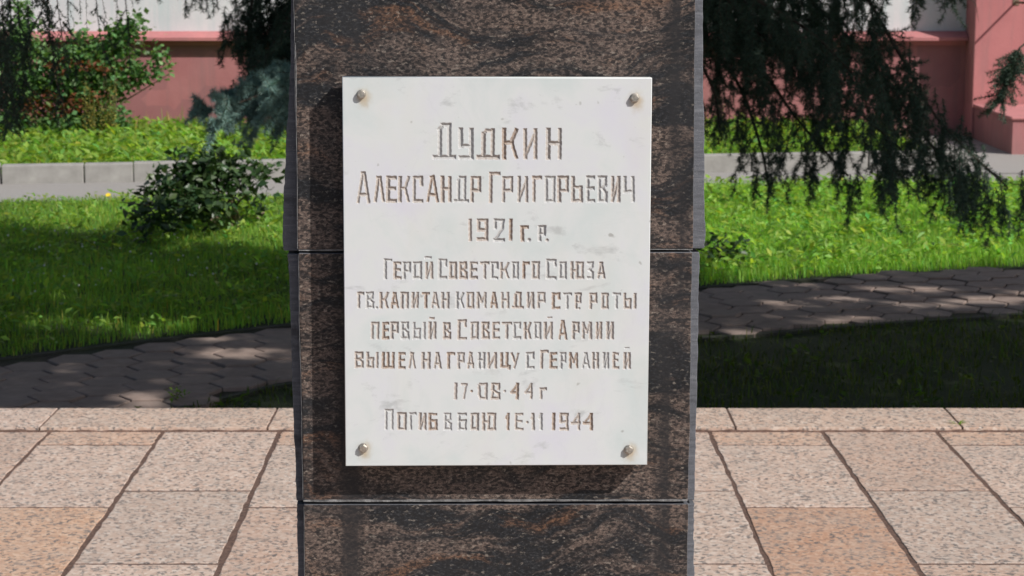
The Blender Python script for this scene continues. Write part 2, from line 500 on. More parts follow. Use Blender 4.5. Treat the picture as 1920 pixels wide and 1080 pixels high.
def ex(i, Y):
    w = (random.Random(i * 7).uniform(-1, 1) * 0.006 * math.sin(Y * 1.7 + i))
    return edgeX[i] + (Y - y812) * drift + w
for i in range(len(edgeX) - 1):
    rows = Arows if patt[i] == 'A' else Brows
    for r in range(len(rows) - 1):
        y1, y0 = rows[r], rows[r + 1]
        gl = 0.0055 + 0.004 * random.random(); gr = 0.0055 + 0.004 * random.random(); gy = 0.0072 + 0.002 * random.random()
        q = [(ex(i, y0) + gl, y0 + gy), (ex(i + 1, y0) - gr, y0 + gy + random.uniform(-.002,.002)),
             (ex(i + 1, y1) - gr, y1 - gy), (ex(i, y1) + gl, y1 - gy + random.uniform(-.002,.002))]
        c = random.choice(palette)
        mid = (edgeX[i] + edgeX[i + 1]) / 2
        if patt[i] == 'A' and r == 0: c = (0.98, 0.88, 0.80)
        if (i in (4, 10)) and r == 2: c = (0.97, 0.83, 0.70) if i == 4 else (0.86, 0.70, 0.59)
        slab("tile", q, random.uniform(-0.0004, 0.0015), 0.04, M_TILE, plaza, rag=0.0032, nseg=15, inset=0.0016, color=c)
# raised kerb slabs along the rear edge
kx = [-1120, -710, -300, 110, 520, 941, 1362, 1770, 2180, 2590, 3000]
yf, yb = gp(960, 801, 0.016)[1], gp(960, 765, 0.016)[1]
for a, b in zip(kx, kx[1:]):
    xa, xb = gp(a, 765, 0.016)[0], gp(b, 765, 0.016)[0]
    sh = 0.0
    q = [(xa + 0.004, yf + random.uniform(-.003,.003)), (xb - 0.004, yf + random.uniform(-.003,.003)), (xb - 0.004, yb), (xa + 0.004, yb)]
    slab("kerb_slab", q, 0.016, 0.136 + 0.03, M_TILE, plaza, rag=0.0012, inset=0.0016, color=random.choice([(1,1,1),(1.02,.96,.92),(.98,.96,.93)]))

# brown bedding mortar smeared along the foot of the kerb slabs
V, Fc = [], []
for k in range(241):
    x_ = -3.6 + 7.2 * k / 240; h_ = 0.0075 + 0.0045 * math.sin(k * 1.7) * random.random(); d_ = 0.010 + 0.007 * random.random()
    V += [(x_, yf - d_, -0.004), (x_, yf - 0.003, h_ * 0.8), (x_, yf + 0.004, h_), (x_, yf + 0.004, -0.01)]
for k in range(240):
    for j in range(3): Fc.append((k*4+j, k*4+4+j, k*4+5+j, k*4+1+j))
box('kerb_bedding', -4.0, 4.0, yf + 0.006, yb - 0.004, -0.05, 0.0125, M_JOINT, plaza)
mo_ = mesh_obj("bedding_mortar", V, Fc, M_JOINT, plaza); mo_.data.flip_normals()
# hexagonal paver path across the garden
up_px = [(-900,760),(-500,728),(-200,700),(0,678),(200,650),(540,612),(930,573),(1315,541),(1600,521),(1920,505),(2300,491),(2800,478)]
lo_px = [(340,769),(545,717),(930,672),(1315,636),(1600,612),(1920,590),(2300,575),(2800,560)]
UP = [gp(a, b, GZ) for a, b in up_px]
LO = [(-3.2, 5.9)] + [gp(a, b, GZ) for a, b in lo_px]
def interp(poly, x):
    for (x0, y0), (x1, y1) in zip(poly, poly[1:]):
        if x0 <= x <= x1 or x1 <= x <= x0:
            return y0 + (y1 - y0) * (x - x0) / (x1 - x0 + 1e-9)
    return poly[0][1] if x < min(poly[0][0], poly[-1][0]) else poly[-1][1]
def up_y(x): return interp(UP, x)
def lo_y(x): return max(interp(LO, x), 7.2)
xs = np.linspace(-4.4, 5.2, 25)
path = sheet("path", [(x, lo_y(x) - 0.01) for x in xs] + [(x, up_y(x) + 0.01) for x in xs[::-1]], GZ - 0.006, M_SOIL)
HR = 0.118                     # hexagon radius (corners point left and right)
def hex_mesh(k):
    r = random.Random(k); ring = []
    for i in range(6):
        a = math.pi / 3 * i; rr = (HR - 0.0028) * r.uniform(0.95, 1.0)
        ring.append((rr * math.cos(a), rr * math.sin(a)))
    V = [(x * .96, y * .96, 0) for x, y in ring] + [(x, y, -0.003) for x, y in ring] + [(x, y, -0.045) for x, y in ring]
    Fc = [tuple(range(6))]
    for L in (0, 6):
        for i in range(6):
            j = (i + 1) % 6; Fc.append((L + i, L + 6 + i, L + 6 + j, L + j))
    me = bpy.data.meshes.new("paver"); me.from_pydata(V, [], Fc); me.materials.append(M_PAV); return me
hexes = [hex_mesh(k) for k in range(6)]
ang = R(7)
ca, sa = math.cos(ang), math.sin(ang)
cand = []
for i in range(-45, 45):
    for j in range(-30, 30):
        u, w = 1.5 * HR * i, math.sqrt(3) * HR * (j + 0.5 * (i % 2))
        x, y = u * ca - w * sa, 9.3 + u * sa + w * ca
        if not (-3.3 < x < 3.9): continue
        if lo_y(x) + HR * 0.55 < y < up_y(x) - HR * 0.35 and y > 7.30: cand.append((x, y))
cand.sort(key=lambda p: p[1])
for x, y in cand[:330]:
    o = bpy.data.objects.new("paver", random.choice(hexes)); link(o, path)
    o.location = (x, y, GZ + 0.012 + random.uniform(-0.004, 0.004) + 0.012 * math.sin(x * 2.1) * math.sin(y * 2.7))
    o.rotation_euler = (R(random.uniform(-.9, .9)), R(random.uniform(-.9, .9)), ang + R(random.choice([0,60,120,180]) + random.uniform(-1.2, 1.2)))
# thin kerb strips either side of the path
def strip(pts, w, z0, z1, mat, name, parent):
    V, Fc = [], []
    for i, (x, y) in enumerate(pts):
        V += [(x, y, z0), (x, y, z1), (x, y + w, z1), (x, y + w, z0)]
    for i in range(len(pts) - 1):
        for k in range(4):
            k2 = (k + 1) % 4; a = i * 4
            Fc.append((a + k, a + 4 + k, a + 4 + k2, a + k2))
    n = len(pts) - 1
    Fc += [(0, 1, 2, 3), (n*4+3, n*4+2, n*4+1, n*4)]
    return mesh_obj(name, V, Fc, mat, parent)
strip([(x, up_y(x) + 0.015) for x in np.linspace(-3.6, 4.4, 20)], 0.055, GZ - 0.05, GZ + 0.004, M_EDGE, "edging", path)
strip([(x, lo_y(x) - 0.03) for x in np.linspace(-1.35, 4.4, 16)], 0.05, GZ - 0.05, GZ + 0.008, M_EDGE, "edging", path)

# asphalt path and kerb in front of the building
rd0 = [gp(0, 379, GZ), gp(1340, 353, GZ)]; rd1 = [gp(0, 345, GZ), gp(1340, 323, GZ)]
def lin(p, x): return p[0][1] + (p[1][1] - p[0][1]) * (x - p[0][0]) / (p[1][0] - p[0][0])
sheet("asphalt_path", [(-14, lin(rd0, -14)), (14, lin(rd0, 14)), (14, lin(rd1, 14)), (-14, lin(rd1, -14))], GZ - 0.002, M_ASPH)
sheet("asphalt_yard", [(3.75, 16.6), (12, 16.6), (12, 20.3), (3.45, 20.3)], GZ + 0.002, M_ASPH)
kerb = tag(empty("kerb", (0, 0, 0)), kind="structure")
slope = (rd1[1][1] - rd1[0][1]) / (rd1[1][0] - rd1[0][0])
xx = [-8.0]
for L in [1.0]*3 + [1.06, 0.62, 0.37] + [0.98, 0.96, 1.0, 0.97, 1.0, 0.98, 1.0, 0.97, 1.0]: xx.append(xx[-1] + L)
# shift so two joints meet the surveyed ones
j154 = gp(154, 345, GZ)[0]
sh = j154 - xx[5]; xx = [a + sh for a in xx]
for a, b in zip(xx, xx[1:]):
    if a > 3.4: break
    b = min(b, 3.8)
    y = lin(rd1, a)
    v, f = box_vf(0.0003, b - a - 0.0003, 0, 0.15, -0.12, 0.145)
    o = mesh_obj("kerbstone", v, f, M_CONC, kerb)
    bv = o.modifiers.new("bevel", 'BEVEL'); bv.width = 0.008; bv.segments = 2
    o.location = (a, y, GZ + random.uniform(-0.006, 0.004)); o.rotation_euler = (0, 0, math.atan(slope) + R(random.uniform(-.25,.25)))

# ------------------------------------------------------------------ building
WY = 20.2
zl1 = float(vp(300, 61, WY).z); zl0 = zl1 - 0.075; zl_ = zl1 - 0.135
bld = tag(empty("building", (0, WY, GZ)), "pink and white plastered building wall behind the trees, with projecting ledge above a pink plinth", "building")
def bbox(name, x0, x1, y0, y1, z0, z1, mat, bevel=0.0):
    return box(name, x0, x1, y0 - WY, y1 - WY, z0 - GZ, z1 - GZ, mat, bld, bevel)
PX = float(vp(1822, 200, WY - 0.33).x)
bbox("plinth", -11, 11, WY, WY + 0.5, GZ - 0.3, zl0 - 0.05, M_PINK)
bbox("plinth_band", -11, PX - 0.01, WY - 0.03, WY + 0.4, zl0 - 0.05 + 0.002, zl0 - 0.002, M_PINK2)
v = [(-11, -0.115, zl0-GZ), (PX-0.01, -0.115, zl0-GZ), (PX-0.01, -0.115, zl1-0.045-GZ), (-11, -0.115, zl1-0.045-GZ),
     (-11, 0.3, zl0-GZ), (PX-0.01, 0.3, zl0-GZ), (PX-0.01, 0.02, zl1+0.012-GZ), (-11, 0.02, zl1+0.012-GZ), (PX-0.01, 0.3, zl1+0.012-GZ), (-11, 0.3, zl1+0.012-GZ)]
mesh_obj("ledge", v, [(0,1,2,3),(3,2,6,7),(0,4,5,1),(7,6,8,9),(4,9,8,5),(1,5,8,6,2),(0,3,7,9,4)], M_PINK2, bld)
bbox("upper_wall", -11, 11, WY + 0.06, WY + 0.6, zl1 + 0.005, 6.5, M_WHITE)
bbox("pier", PX, PX + 0.60, WY - 0.33, WY + 0.3, GZ, 6.4, M_PINK2, 0.012)
bbox("pier", PX + 0.66, PX + 2.6, WY - 0.30, WY + 0.3, GZ, 6.4, M_WHITE, 0.012)
bbox("cornice", -11.3, 11.3, WY - 0.4, WY + 0.7, 6.5, 6.8, M_WHITE)
# downpipe-like iron brace whose shadow crosses the pier is out of view; the porch block in front of the pier
por = empty("porch_step", (0, 0, GZ)); tag(por, "low pink plastered porch block in front of the pier, at the right edge", "step")
x0f, _ = gp(1897, 290, GZ); x0r = float(vp(1813, 190, WY).x)
yf_ = gp(1897, 290, GZ)[1]
pv = [(x0f, yf_, 0), (x0f + 3, yf_, 0), (x0f + 3, WY - 0.34, 0), (x0r, WY - 0.34, 0)]
HT = 0.335
mesh_obj("base", pv + [(a, b, HT - 0.03) for a, b, _ in pv], [(0,3,2,1),(4,5,6,7),(0,1,5,4),(1,2,6,5),(2,3,7,6),(3,0,4,7)], M_PINK, por)
cv = [(x0f - 0.02, yf_ - 0.02, 0), (x0f + 3, yf_ - 0.02, 0), (x0f + 3, WY - 0.345, 0), (x0r - 0.02, WY - 0.345, 0)]
cp_ = mesh_obj("coping", [(a, b, HT - 0.029) for a, b, _ in cv] + [(a, b, HT) for a, b, _ in cv], [(0,3,2,1),(4,5,6,7),(0,1,5,4),(1,2,6,5),(2,3,7,6),(3,0,4,7)], M_PINK2, por)
bm_ = cp_.modifiers.new("bevel", 'BEVEL'); bm_.width = 0.012; bm_.segments = 2

# short iron rod sticking out of the pier; its shadow falls slantwise across the plaster
rx = vp(1905, 4, WY - 0.33)
rod = tag(empty("iron_rod", (rx.x, rx.y, rx.z)), "short iron rod jutting from the pink pier at the top right corner", "rod")
tv, tf = tube_arrays([(0, 0.02, 0), (0, -0.29, 0.0)], [0.012, 0.012], 8); mesh_obj("bar", tv, tf, M_TWIG, rod)
v, f = box_vf(-0.03, 0.03, -0.006, 0.004, -0.03, 0.03); mesh_obj("plate", v, f, M_TWIG, rod)

# ------------------------------------------------------------------ granite stele
YAW = R(-2.5)                                # right side turned a little away
D0 = 2.71                                    # distance of the polished front face
# the face runs right and away from the camera
ux = Vector((math.cos(-YAW), math.sin(-YAW), 0)); nrm = Vector((math.sin(-YAW), -math.cos(-YAW), 0))
O_ = Vector((0, D0, 0))
def on_face(px, py, off=0.0):
    """survey point on the plane 'off' metres in front of the polished face -> local (s, off, z)"""
    x, y, w = ray(px, py)
    o = O_ + nrm * off
    den = x * nrm.x + y * nrm.y
    t = (o.x * nrm.x + o.y * nrm.y) / den
    X, Y, Z = x * t, y * t, CAMZ + w * t
    s = (X - O_.x) * ux.x + (Y - O_.y) * ux.y
    return s, Z
stele = empty("granite_stele", (0, D0, 0), -YAW)
tag(stele, "tall dark banded granite stele carrying the white marble plaque, standing on the pink paving", "monument")
# in the stele's local frame: x along the face, -y towards the camera, z up
def face_prism(name, outline, y_front, y_back, mat, parent, bevel=0.0, mats=None):
    n = len(outline)
    V = [(s, y_front, z) for s, z in outline] + [(s, y_back, z) for s, z in outline]
    Fc = [tuple(range(n)), tuple(range(2*n - 1, n - 1, -1))] + [(i, i + n, (i + 1) % n + n, (i + 1) % n) for i in range(n)]
    o = mesh_obj(name, V, Fc, mat, parent)
    o.data.flip_normals() if False else None
    if mats:
        o.data.materials.append(mats)
        for p in o.data.polygons: p.material_index = 1 if (abs(p.normal.y) < 0.7) else 0
    if bevel:
        b = o.modifiers.new("bevel", 'BEVEL'); b.width = bevel; b.segments = 2; b.limit_method = 'ANGLE'; b.angle_limit = R(50)
    return o
def jag(pts, amp, n=8):
    out = []
    for (a, b), (c, d) in zip(pts, pts[1:]):
        for k in range(n):
            s = k / n; out.append((a + (c-a)*s + random.uniform(-amp, amp), b + (d-b)*s))
    out.append(pts[-1]); return out
def P(px, py, off=0.0): return on_face(px, py, off)
def ext(side_px, off=0.0): return [P(a, b, off) for a, b in side_px]
ztop, zbot = 2.9, 0.0
def to_z(p, z): return (p[0], z)
upL = [(551,-10),(552,60),(553,120),(555,220),(557,300),(558,468)]; upR = [(1304,-10),(1302,240),(1300,466)]
mdL = [(559,475),(561,600),(564,700),(568,939)]; mdR = [(1299,473),(1296,560),(1294,800),(1290,938)]
loL = [(569,946),(571,1085)]; loR = [(1291,945),(1289,1085)]
def panel(L, Rr, top, bot):
    l = jag(ext(L), 0.0006, 5); r = jag(ext(Rr), 0.0004, 4)
    if top: l = [to_z(l[0], top)] + l; r = [to_z(r[0], top)] + r
    if bot is not None: l = l + [to_z(l[-1], bot)]; r = r + [to_z(r[-1], bot)]
    return l + r[::-1]           # down the left side, up the right side
PROUD = 0.020
def mk_panel(L, Rr, top, bot, nm="front_panel"):
    return face_prism(nm, panel(L, Rr, top, bot), 0.0, PROUD, M_GR, stele, 0.0016, M_SAWN)
mk_panel(upL, upR, ztop, None); mk_panel(mdL, mdR, None, None); mk_panel(loL, loR, None, zbot)
# side slabs whose rough sawn edges show either side of the front panels
def side(px_out, left, top, bot):
    out = jag(ext(px_out, -PROUD), 0.0007, 9)
    if top: out = [to_z(out[0], top)] + out
    if bot is not None: out = out + [to_z(out[-1], bot)]
    sgn = -1 if left else 1
    inner = [(sgn * 0.235, z) for s, z in out]
    ol = (out + inner[::-1]) if left else (inner + out[::-1])
    return face_prism("side_slab", ol, PROUD + 0.0005, 0.50, M_SAWN, stele, 0.001)
side([(546,-10),(545,60),(546,100),(541,190),(537,260),(534,330),(531,390),(530,462),(533,470)], True, ztop, None)
side([(539,476),(541,500),(543,560),(547,680),(549,760),(553,850),(556,939)], True, None, None)
side([(557,945),(557,1000),(559,1085)], True, None, zbot)
side([(1318,-10),(1318,120),(1321,250),(1321,380),(1323,450),(1320,466)], False, ztop, None)
side([(1312,473),(1310,560),(1308,700),(1305,800),(1304,850),(1302,938)], False, None, None)
side([(1302,945),(1301,1000),(1302,1085)], False, None, zbot)
v, f = box_vf(-0.234, 0.234, PROUD + 0.001, 0.49, 0.0, ztop - 0.01); mesh_obj("core", v, f, M_SAWN, stele)
# mortar lines in the two joints and along the left edge
def mort(pts_top, pts_bot, y0):
    a = jag([P(*p) for p in pts_top], 0, 24); b = jag([P(*p) for p in pts_bot], 0, 24)
    a = [(s, z + random.uniform(-0.0004, 0.0010)) for s, z in a]; b = [(s, z + random.uniform(-0.0006, 0.0004)) for s, z in b]
    n = len(a)
    V = [(s, y0, z) for s, z in a] + [(s, y0, z) for s, z in b] + [(s, PROUD, z) for s, z in a] + [(s, PROUD, z) for s, z in b]
    Fc = []
    for i in range(n - 1):
        Fc += [(n + i, n + i + 1, i + 1, i), (i, i + 1, 2*n + i + 1, 2*n + i), (n + i + 1, n + i, 3*n + i, 3*n + i + 1)]
    mesh_obj("joint_mortar", V, Fc, M_MORT, stele)
mort([(560,468.5),(1299,466.5)], [(560,470.6),(1299,468.6)], 0.0012)
mort([(569,937.5),(1289,936.8)], [(569,940.4),(1289,939.3)], -0.0006)
def seam(px_pts, w, y0):
    V = []
    pts = jag([P(a, b) for a, b in px_pts], 0.0003, 6)
    for s, z in pts:
        ww = w * random.uniform(0.5, 1.35)
        V += [(s - ww, PROUD * 0.45, z), (s - 0.0002, y0, z), (s + ww * 0.4, y0, z)]
    Fc = []
    for i in range(len(pts) - 1):
        a = i * 3; Fc += [(a, a + 3, a + 4, a + 1), (a + 1, a + 4, a + 5, a + 2)]
    mesh_obj("edge_mortar", V, Fc, M_MORT, stele)
seam([(551,0),(552,60),(553,120),(555,220),(557,300),(558,466)], 0.0011, -0.0004)
seam([(560,478),(561,600),(564,700),(568,935)], 0.0008, -0.0004)
seam([(553,80),(555,120),(555,165),(555,210)], 0.0022, -0.0008)
seam([(570,950),(571,1080)], 0.0007, -0.0004)

# ------------------------------------------------------------------ marble plaque with chiselled text
OFF = 0.036                       # plaque face stands this far in front of the granite
TH = 0.024
plaque = empty("marble_plaque", (0, D0, 0), -YAW)
tag(plaque, "white marble memorial plaque with chiselled Russian inscription, bolted to the dark granite stele", "plaque")
C4 = np.array([(643,145.5),(1221.5,147.5),(1212.5,870.5),(649,873)], float)   # TL TR BR BL
STEP = 0.75
NX, NY = int(578 / STEP), int(727 / STEP)
def px_of(s, t):
    s = s[..., None]; t = t[..., None]
    return C4[0]*(1-s)*(1-t) + C4[1]*s*(1-t) + C4[2]*s*t + C4[3]*(1-s)*t
Sg, Tg = np.meshgrid(np.linspace(0, 1, NX + 1), np.linspace(0, 1, NY + 1))
PXY = px_of(Sg, Tg); GX, GY = PXY[..., 0], PXY[..., 1]
x, y, w = ray(GX, GY)
o = O_ + nrm * OFF
t_ = (o.x * nrm.x + o.y * nrm.y) / (x * nrm.x + y * nrm.y)
LS = (x * t_ - O_.x) * ux.x + (y * t_ - O_.y) * ux.y      # local x
LZ = CAMZ + w * t_                                        # local z
depth = np.zeros_like(GX); owner = np.full(GX.shape, -1, int)

# glyphs: strokes in a unit box (0,0 = top left, 1,1 = bottom right) of stroke centre lines
G = {
 'А': [[(0,1),(.42,0)],[(.42,0),(.58,0)],[(.58,0),(1,1)],[(.16,.74),(.84,.74)]],
 'Б': [[(1,0),(0,0)],[(0,0),(0,1)],[(0,1),(1,1)],[(1,1),(1,.45)],[(1,.45),(0,.45)]],
 'В': [[(0,0),(0,1)],[(0,0),(.9,0)],[(.9,0),(.9,.32)],[(.9,.32),(.45,.46)],[(0,.46),(.45,.46)],[(.45,.46),(1,.66)],[(1,.66),(1,1)],[(1,1),(0,1)]],
 'Г': [[(0,1),(0,0)],[(0,0),(1,0)]],
 'Д': [[(.26,.93),(.26,.13)],[(.26,.13),(.42,0)],[(.42,0),(.76,0)],[(.76,0),(.76,.93)],[(0,1),(1,1)]],
 'Е': [[(1,0),(0,0)],[(0,0),(0,1)],[(0,1),(1,1)],[(0,.46),(.9,.46)]],
 'З': [[(0,0),(1,0)],[(1,0),(.95,.28)],[(.95,.28),(.4,.45)],[(.4,.45),(1,.66)],[(1,.66),(1,1)],[(1,1),(0,1)]],
 'И': [[(0,0),(0,1)],[(1,0),(1,1)],[(0,.95),(1,.08)]],
 'Й': [[(0,0),(0,1)],[(1,0),(1,1)],[(0,.95),(1,.08)]],
 'К': [[(0,0),(0,1)],[(1,0),(.62,.42)],[(0,.46),(.62,.46)],[(.62,.46),(1,1)]],
 'Л': [[(0,1),(.38,0)],[(.38,0),(.6,0)],[(.6,0),(1,1)]],
 'М': [[(0,1),(0,0)],[(0,0),(.5,.62)],[(.5,.62),(1,0)],[(1,0),(1,1)]],
 'Н': [[(0,0),(0,1)],[(1,0),(1,1)],[(0,.48),(1,.48)]],
 'О': [[(0,0),(1,0)],[(1,0),(1,1)],[(1,1),(0,1)],[(0,1),(0,0)]],
 '0': [[(.12,0),(1,0)],[(1,0),(1,1)],[(1,1),(.2,1)],[(.2,1),(0,.8)],[(0,.8),(0,.12)],[(0,.12),(.12,0)]],
 'П': [[(0,1),(0,0)],[(0,0),(1,0)],[(1,0),(1,1)]],
 'Р': [[(0,1),(0,0)],[(0,0),(1,0)],[(1,0),(1,.56)],[(1,.56),(0,.56)]],
 'С': [[(1,.3),(1,0)],[(1,0),(0,0)],[(0,0),(0,1)],[(0,1),(1,1)]],
 'Т': [[(0,0),(1,0)],[(.5,0),(.5,1)]],
 'У': [[(0,0),(0,.58)],[(0,.58),(1,.58)],[(1,0),(1,1)],[(1,1),(0,1)]],
 'у': [[(0,0),(.5,.62)],[(1,0),(.4,1)]],
 'Ц': [[(0,0),(0,.93)],[(.7,0),(.7,.93)],[(0,.93),(1,.93)],[(1,.93),(1,1.05)]],
 'Ч': [[(0,0),(0,.6)],[(0,.6),(1,.6)],[(1,0),(1,1)]],
 'Ш': [[(0,0),(0,1)],[(.5,0),(.5,1)],[(1,0),(1,1)],[(0,1),(1,1)]],
 'Ь': [[(0,0),(0,1)],[(0,.42),(1,.42)],[(1,.42),(1,1)],[(1,1),(0,1)]],
 'Ы': [[(0,0),(0,1)],[(0,.4),(.52,.4)],[(.52,.4),(.52,1)],[(.52,1),(0,1)],[(1,0),(1,1)]],
 'Ю': [[(0,0),(0,1)],[(0,.5),(.48,.5)],[(.48,0),(1,0)],[(1,0),(1,1)],[(1,1),(.48,1)],[(.48,1),(.48,0)]],
 '1': [[(.5,0),(.5,1)]],
 'i': [[(0,.26),(.75,0)],[(.75,0),(.75,1)]],
 '2': [[(0,.36),(0,0)],[(0,0),(1,0)],[(1,0),(.9,.42)],[(.9,.42),(0,1)],[(0,1),(1,1)]],
 '4': [[(.8,0),(.8,1)],[(.8,0),(0,.6)],[(0,.6),(.8,.6)]],
 '7': [[(0,0),(1,0)],[(1,0),(.35,1)]],
 '8': [[(.1,0),(1,0)],[(1,0),(1,.36)],[(0,.4),(1,.66)],[(.1,.4),(.1,0)],[(1,.66),(1,1)],[(1,1),(0,1)],[(0,1),(.1,.55)]],
 '9': [[(1,0),(0,0)],[(0,0),(0,.5)],[(0,.5),(1,.5)],[(1,0),(1,1)],[(1,1),(0,1)]],
}
# surveyed rows: (stroke px, [(glyph, x0, x1, y0, y1), ...])
rows = []
def row(sw, y0, y1, items):
    out = []
    for it in items:
        if len(it) == 3: out.append((it[0], it[1], it[2], y0, y1))
        else: out.append(it)
    rows.append((sw, out))
row(7.6, 240, 299.5, [('Д',811,855,231,298.5),('У',860,887),('Д',893.5,936,241,298.5),('К',941,972),('И',981,1007.5),('Н',1024,1053)])
row(6.6, 330, 380, [('А',668,694,322,382),('Л',700,721.5),('Е',724,743.5),('К',746.5,769),('С',773,793.5),('А',798.5,823,329,380),('Н',826,846.5),('Д',850,879.5),('Р',881.5,902),
   ('Г',916.6,938.5,322.5,381),('Р',940.8,962),('И',970,990.5),('Г',997.5,1016),('О',1021,1041.5),('Р',1045,1066.5),('Ь',1071,1092.5),('Е',1099,1115.6),('В',1120.5,1139),('И',1145,1163.5),('Ч',1168,1190)])
row(6.8, 410, 453.5, [('1',877,886),('9',894,915,410,452.5),('2',925,946.5),('1',953,961.5,410,452),('Г',975.6,992,422.5,453.5),('.',987.8,995.8,446,454),('Р',1008.5,1023.5,422.5,453),('.',1022.3,1029,447,454)])
row(5.8, 490.6, 523.8, [('Г',719,736,485,524.5),('Е',737.3,752.7),('Р',754.8,770),('О',774,791),('Й',796.5,812),('.b',796,808.5,480,486),('С',821.6,838.4,485,524),('О',841.8,856.3),('В',860.5,876.7),('Е',880.3,895.9),('Т',899.5,917.4),('С',919.3,934.4),('К',936.8,955.3),('О',959,972.8),('Г',979.3,993),('О',996.7,1011.8),
   ('С',1023.6,1043.4,485.8,524),('О',1047.6,1062.5),('Ю',1069,1095),('З',1099.7,1113.2),('А',1118.3,1135.8)])
row(5.6, 547.5, 579, [('Г',669.6,682.7),('В',685.5,701.5),('.',703.6,708.7,574.5,579.5),('К',711.3,729),('А',731.7,748),('П',750.7,766.2),('И',771,785.3),('Т',790,806.3),('А',807.7,823.3),('Н',826.6,842.2),
   ('К',854,871),('О',874.5,888.6),('М',893.4,912.4),('А',917.8,934),('Н',939,954.8),('Д',959,982),('И',987,1001.2),('Р',1006.6,1022.8),('С',1034.8,1051,548.5,580.5),('Т',1055,1072,549,580),('Р',1077,1090.5,549,580),('.',1083,1088.3,576,581),
   ('Р',1104.4,1120,549,580),('О',1127,1141.2,549,580),('Т',1148,1164,549,580),('Ы',1168.6,1193,549,580)])
row(5.6, 603.5, 636.5, [('П',695,711.2),('Е',716.5,729.3),('Р',731.6,747),('В',751.6,767.3),('Ы',773,798.2),('Й',803,818.2),('.b',805,814,594,600),('В',830.4,845.4,604.5,636.5),('С',857.7,875.3,599,637.5),('О',881.8,896.9),('В',902.7,918),('Е',922.4,937.2),('Т',940.8,959.9),('С',961.7,976.8),('К',981.4,996.5),('О',1000.7,1014.6),('Й',1019.4,1036),('.b',1026,1035.5,593.5,597.5),
   ('А',1046.3,1064,599.8,637.8),('Р',1072.3,1086.3),('М',1090.6,1109.5),('И',1116.6,1129.2),('И',1136,1150.7)])
row(5.5, 660.5, 692, [('В',664.8,681.9,659.5,690.5),('Ы',686.6,709.9,660,691),('Ш',715.5,739.6,660,691.5),('Е',746.4,760.6),('Л',764.7,779.7),('Н',790,807),('А',811.6,828),('Г',837.8,852.8),('Р',856.8,871),('А',874.4,890),('Н',895.5,909.6),('И',913.4,931.6),('Ц',938,957),('у',956.5,974.2),('С',985.6,1001.8),
   ('Г',1012.6,1028.8,656.7,692.5),('Е',1030.4,1044.8),('Р',1049,1061.7),('М',1066.6,1084),('А',1090,1106.2),('Н',1109.4,1122.8),('И',1129.6,1142),('Е',1148,1160.7),('Й',1168.6,1182.6),('.b',1171,1179.8,650.5,654.5)])
row(5.5, 718, 749.6, [('1',851,857.5),('7',864,876.8),('.',881.4,886.8,731,736.2),('0',895.6,914),('8',920,938),('.',943.4,949,731,736.4),('4',956,975.5),('4',982.7,1001.5),('Г',1011.4,1025,727,750)])
row(5.5, 774.3, 807.3, [('П',720.9,738,767,806.6),('О',744.4,762,773.3,806.8),('Г',766.7,781,773.3,806.8),('И',785,799,774,806.8),('Б',803.4,820,774,807),('В',832,847.2),('Б',857.8,875),('О',881.9,897.4),('Ю',903.6,929.8),
   ('i',946.2,956.5),('Е',964.8,981.2),('.',985.6,991.2,789.8,794.4),('i',994,1003.2),('i',1009,1018.2),('1',1034,1041.6),('9',1049,1066),('4',1070.4,1091),('4',1092.8,1114.5)])
letters = []; tones = []
lr = random.Random(5)
def carve(sw, it, idx):
    g, x0, x1, y0, y1 = it
    hw = sw / 2 * 1.18
    jx0, jx1 = int((x0 - 20 - 640) / STEP), int((x1 + 20 - 640) / STEP)
    iy0, iy1 = int((y0 - 12 - 145) / STEP), int((y1 + 12 - 145) / STEP)
    jx0, iy0 = max(jx0, 0), max(iy0, 0)
    sl = (slice(iy0, min(iy1, NY + 1)), slice(jx0, min(jx1, NX + 1)))
    X, Y = GX[sl], GY[sl]
    best = np.zeros_like(X)
    if g == '.':
        cx, cy, r = (x0 + x1) / 2, (y0 + y1) / 2, (x1 - x0) / 2 + 0.3
        best = np.maximum(0, r - np.hypot(X - cx, Y - cy)) * 0.95
    else:
        if g == '.b':
            cy = (y0 + y1) / 2; segs = [((x0 + 1.6, cy), (x1 - 1.6, cy), max(1.9, (y1 - y0) / 2 * .9))]
        else:
            ax0, ax1, ay0, ay1 = x0 + hw*0.85, x1 - hw*0.85, y0 + hw*0.85, y1 - hw*0.85
            segs = []
            for s in G[g]:
                h = hw * lr.uniform(0.86, 1.12)
                jit = lambda: lr.uniform(-0.45, 0.45)
                p = [(ax0 + (ax1 - ax0) * a + jit(), ay0 + (ay1 - ay0) * b + jit()) for a, b in s]
                diag = abs(s[0][0]-s[1][0]) > .05 and abs(s[0][1]-s[1][1]) > .05
                segs.append((p[0], p[1], h * (0.86 if diag else 1.0)))
        for (a, b), (c, d), h in segs:
            L = math.hypot(c - a, d - b); tx, ty = (c - a) / L, (d - b) / L
            al = (X - a) * tx + (Y - b) * ty
            pe = -(X - a) * ty + (Y - b) * tx
            pe = pe + 0.28 * np.sin(al * 0.55 + a) + 0.15 * np.sin(al * 1.9 + b)
            e = np.minimum(h - np.abs(pe), np.minimum(al + h * 0.95, L + h * 0.95 - al) * 1.25)
            best = np.maximum(best, e)
    best = np.where(best > 0.12, best, 0)
    k = lr.uniform(0.82, 1.05)
    best = best * k
    cur = depth[sl]; ow = owner[sl]
    m = best > cur
    cur[m] = best[m]; ow[m] = idx
    letters.append(g); tones.append(lr.random())
idx = 0
for sw, items in rows:
    for it in items:
        carve(sw, it, idx); idx += 1
PXM = 0.4 / 578.0
dm = depth * PXM * 0.82
dn = dm + (rng.normal(0, 1, dm.shape) * 0.00010) * (depth > 0.5)
LY = -OFF + dn                                            # local y: grooves go into the slab
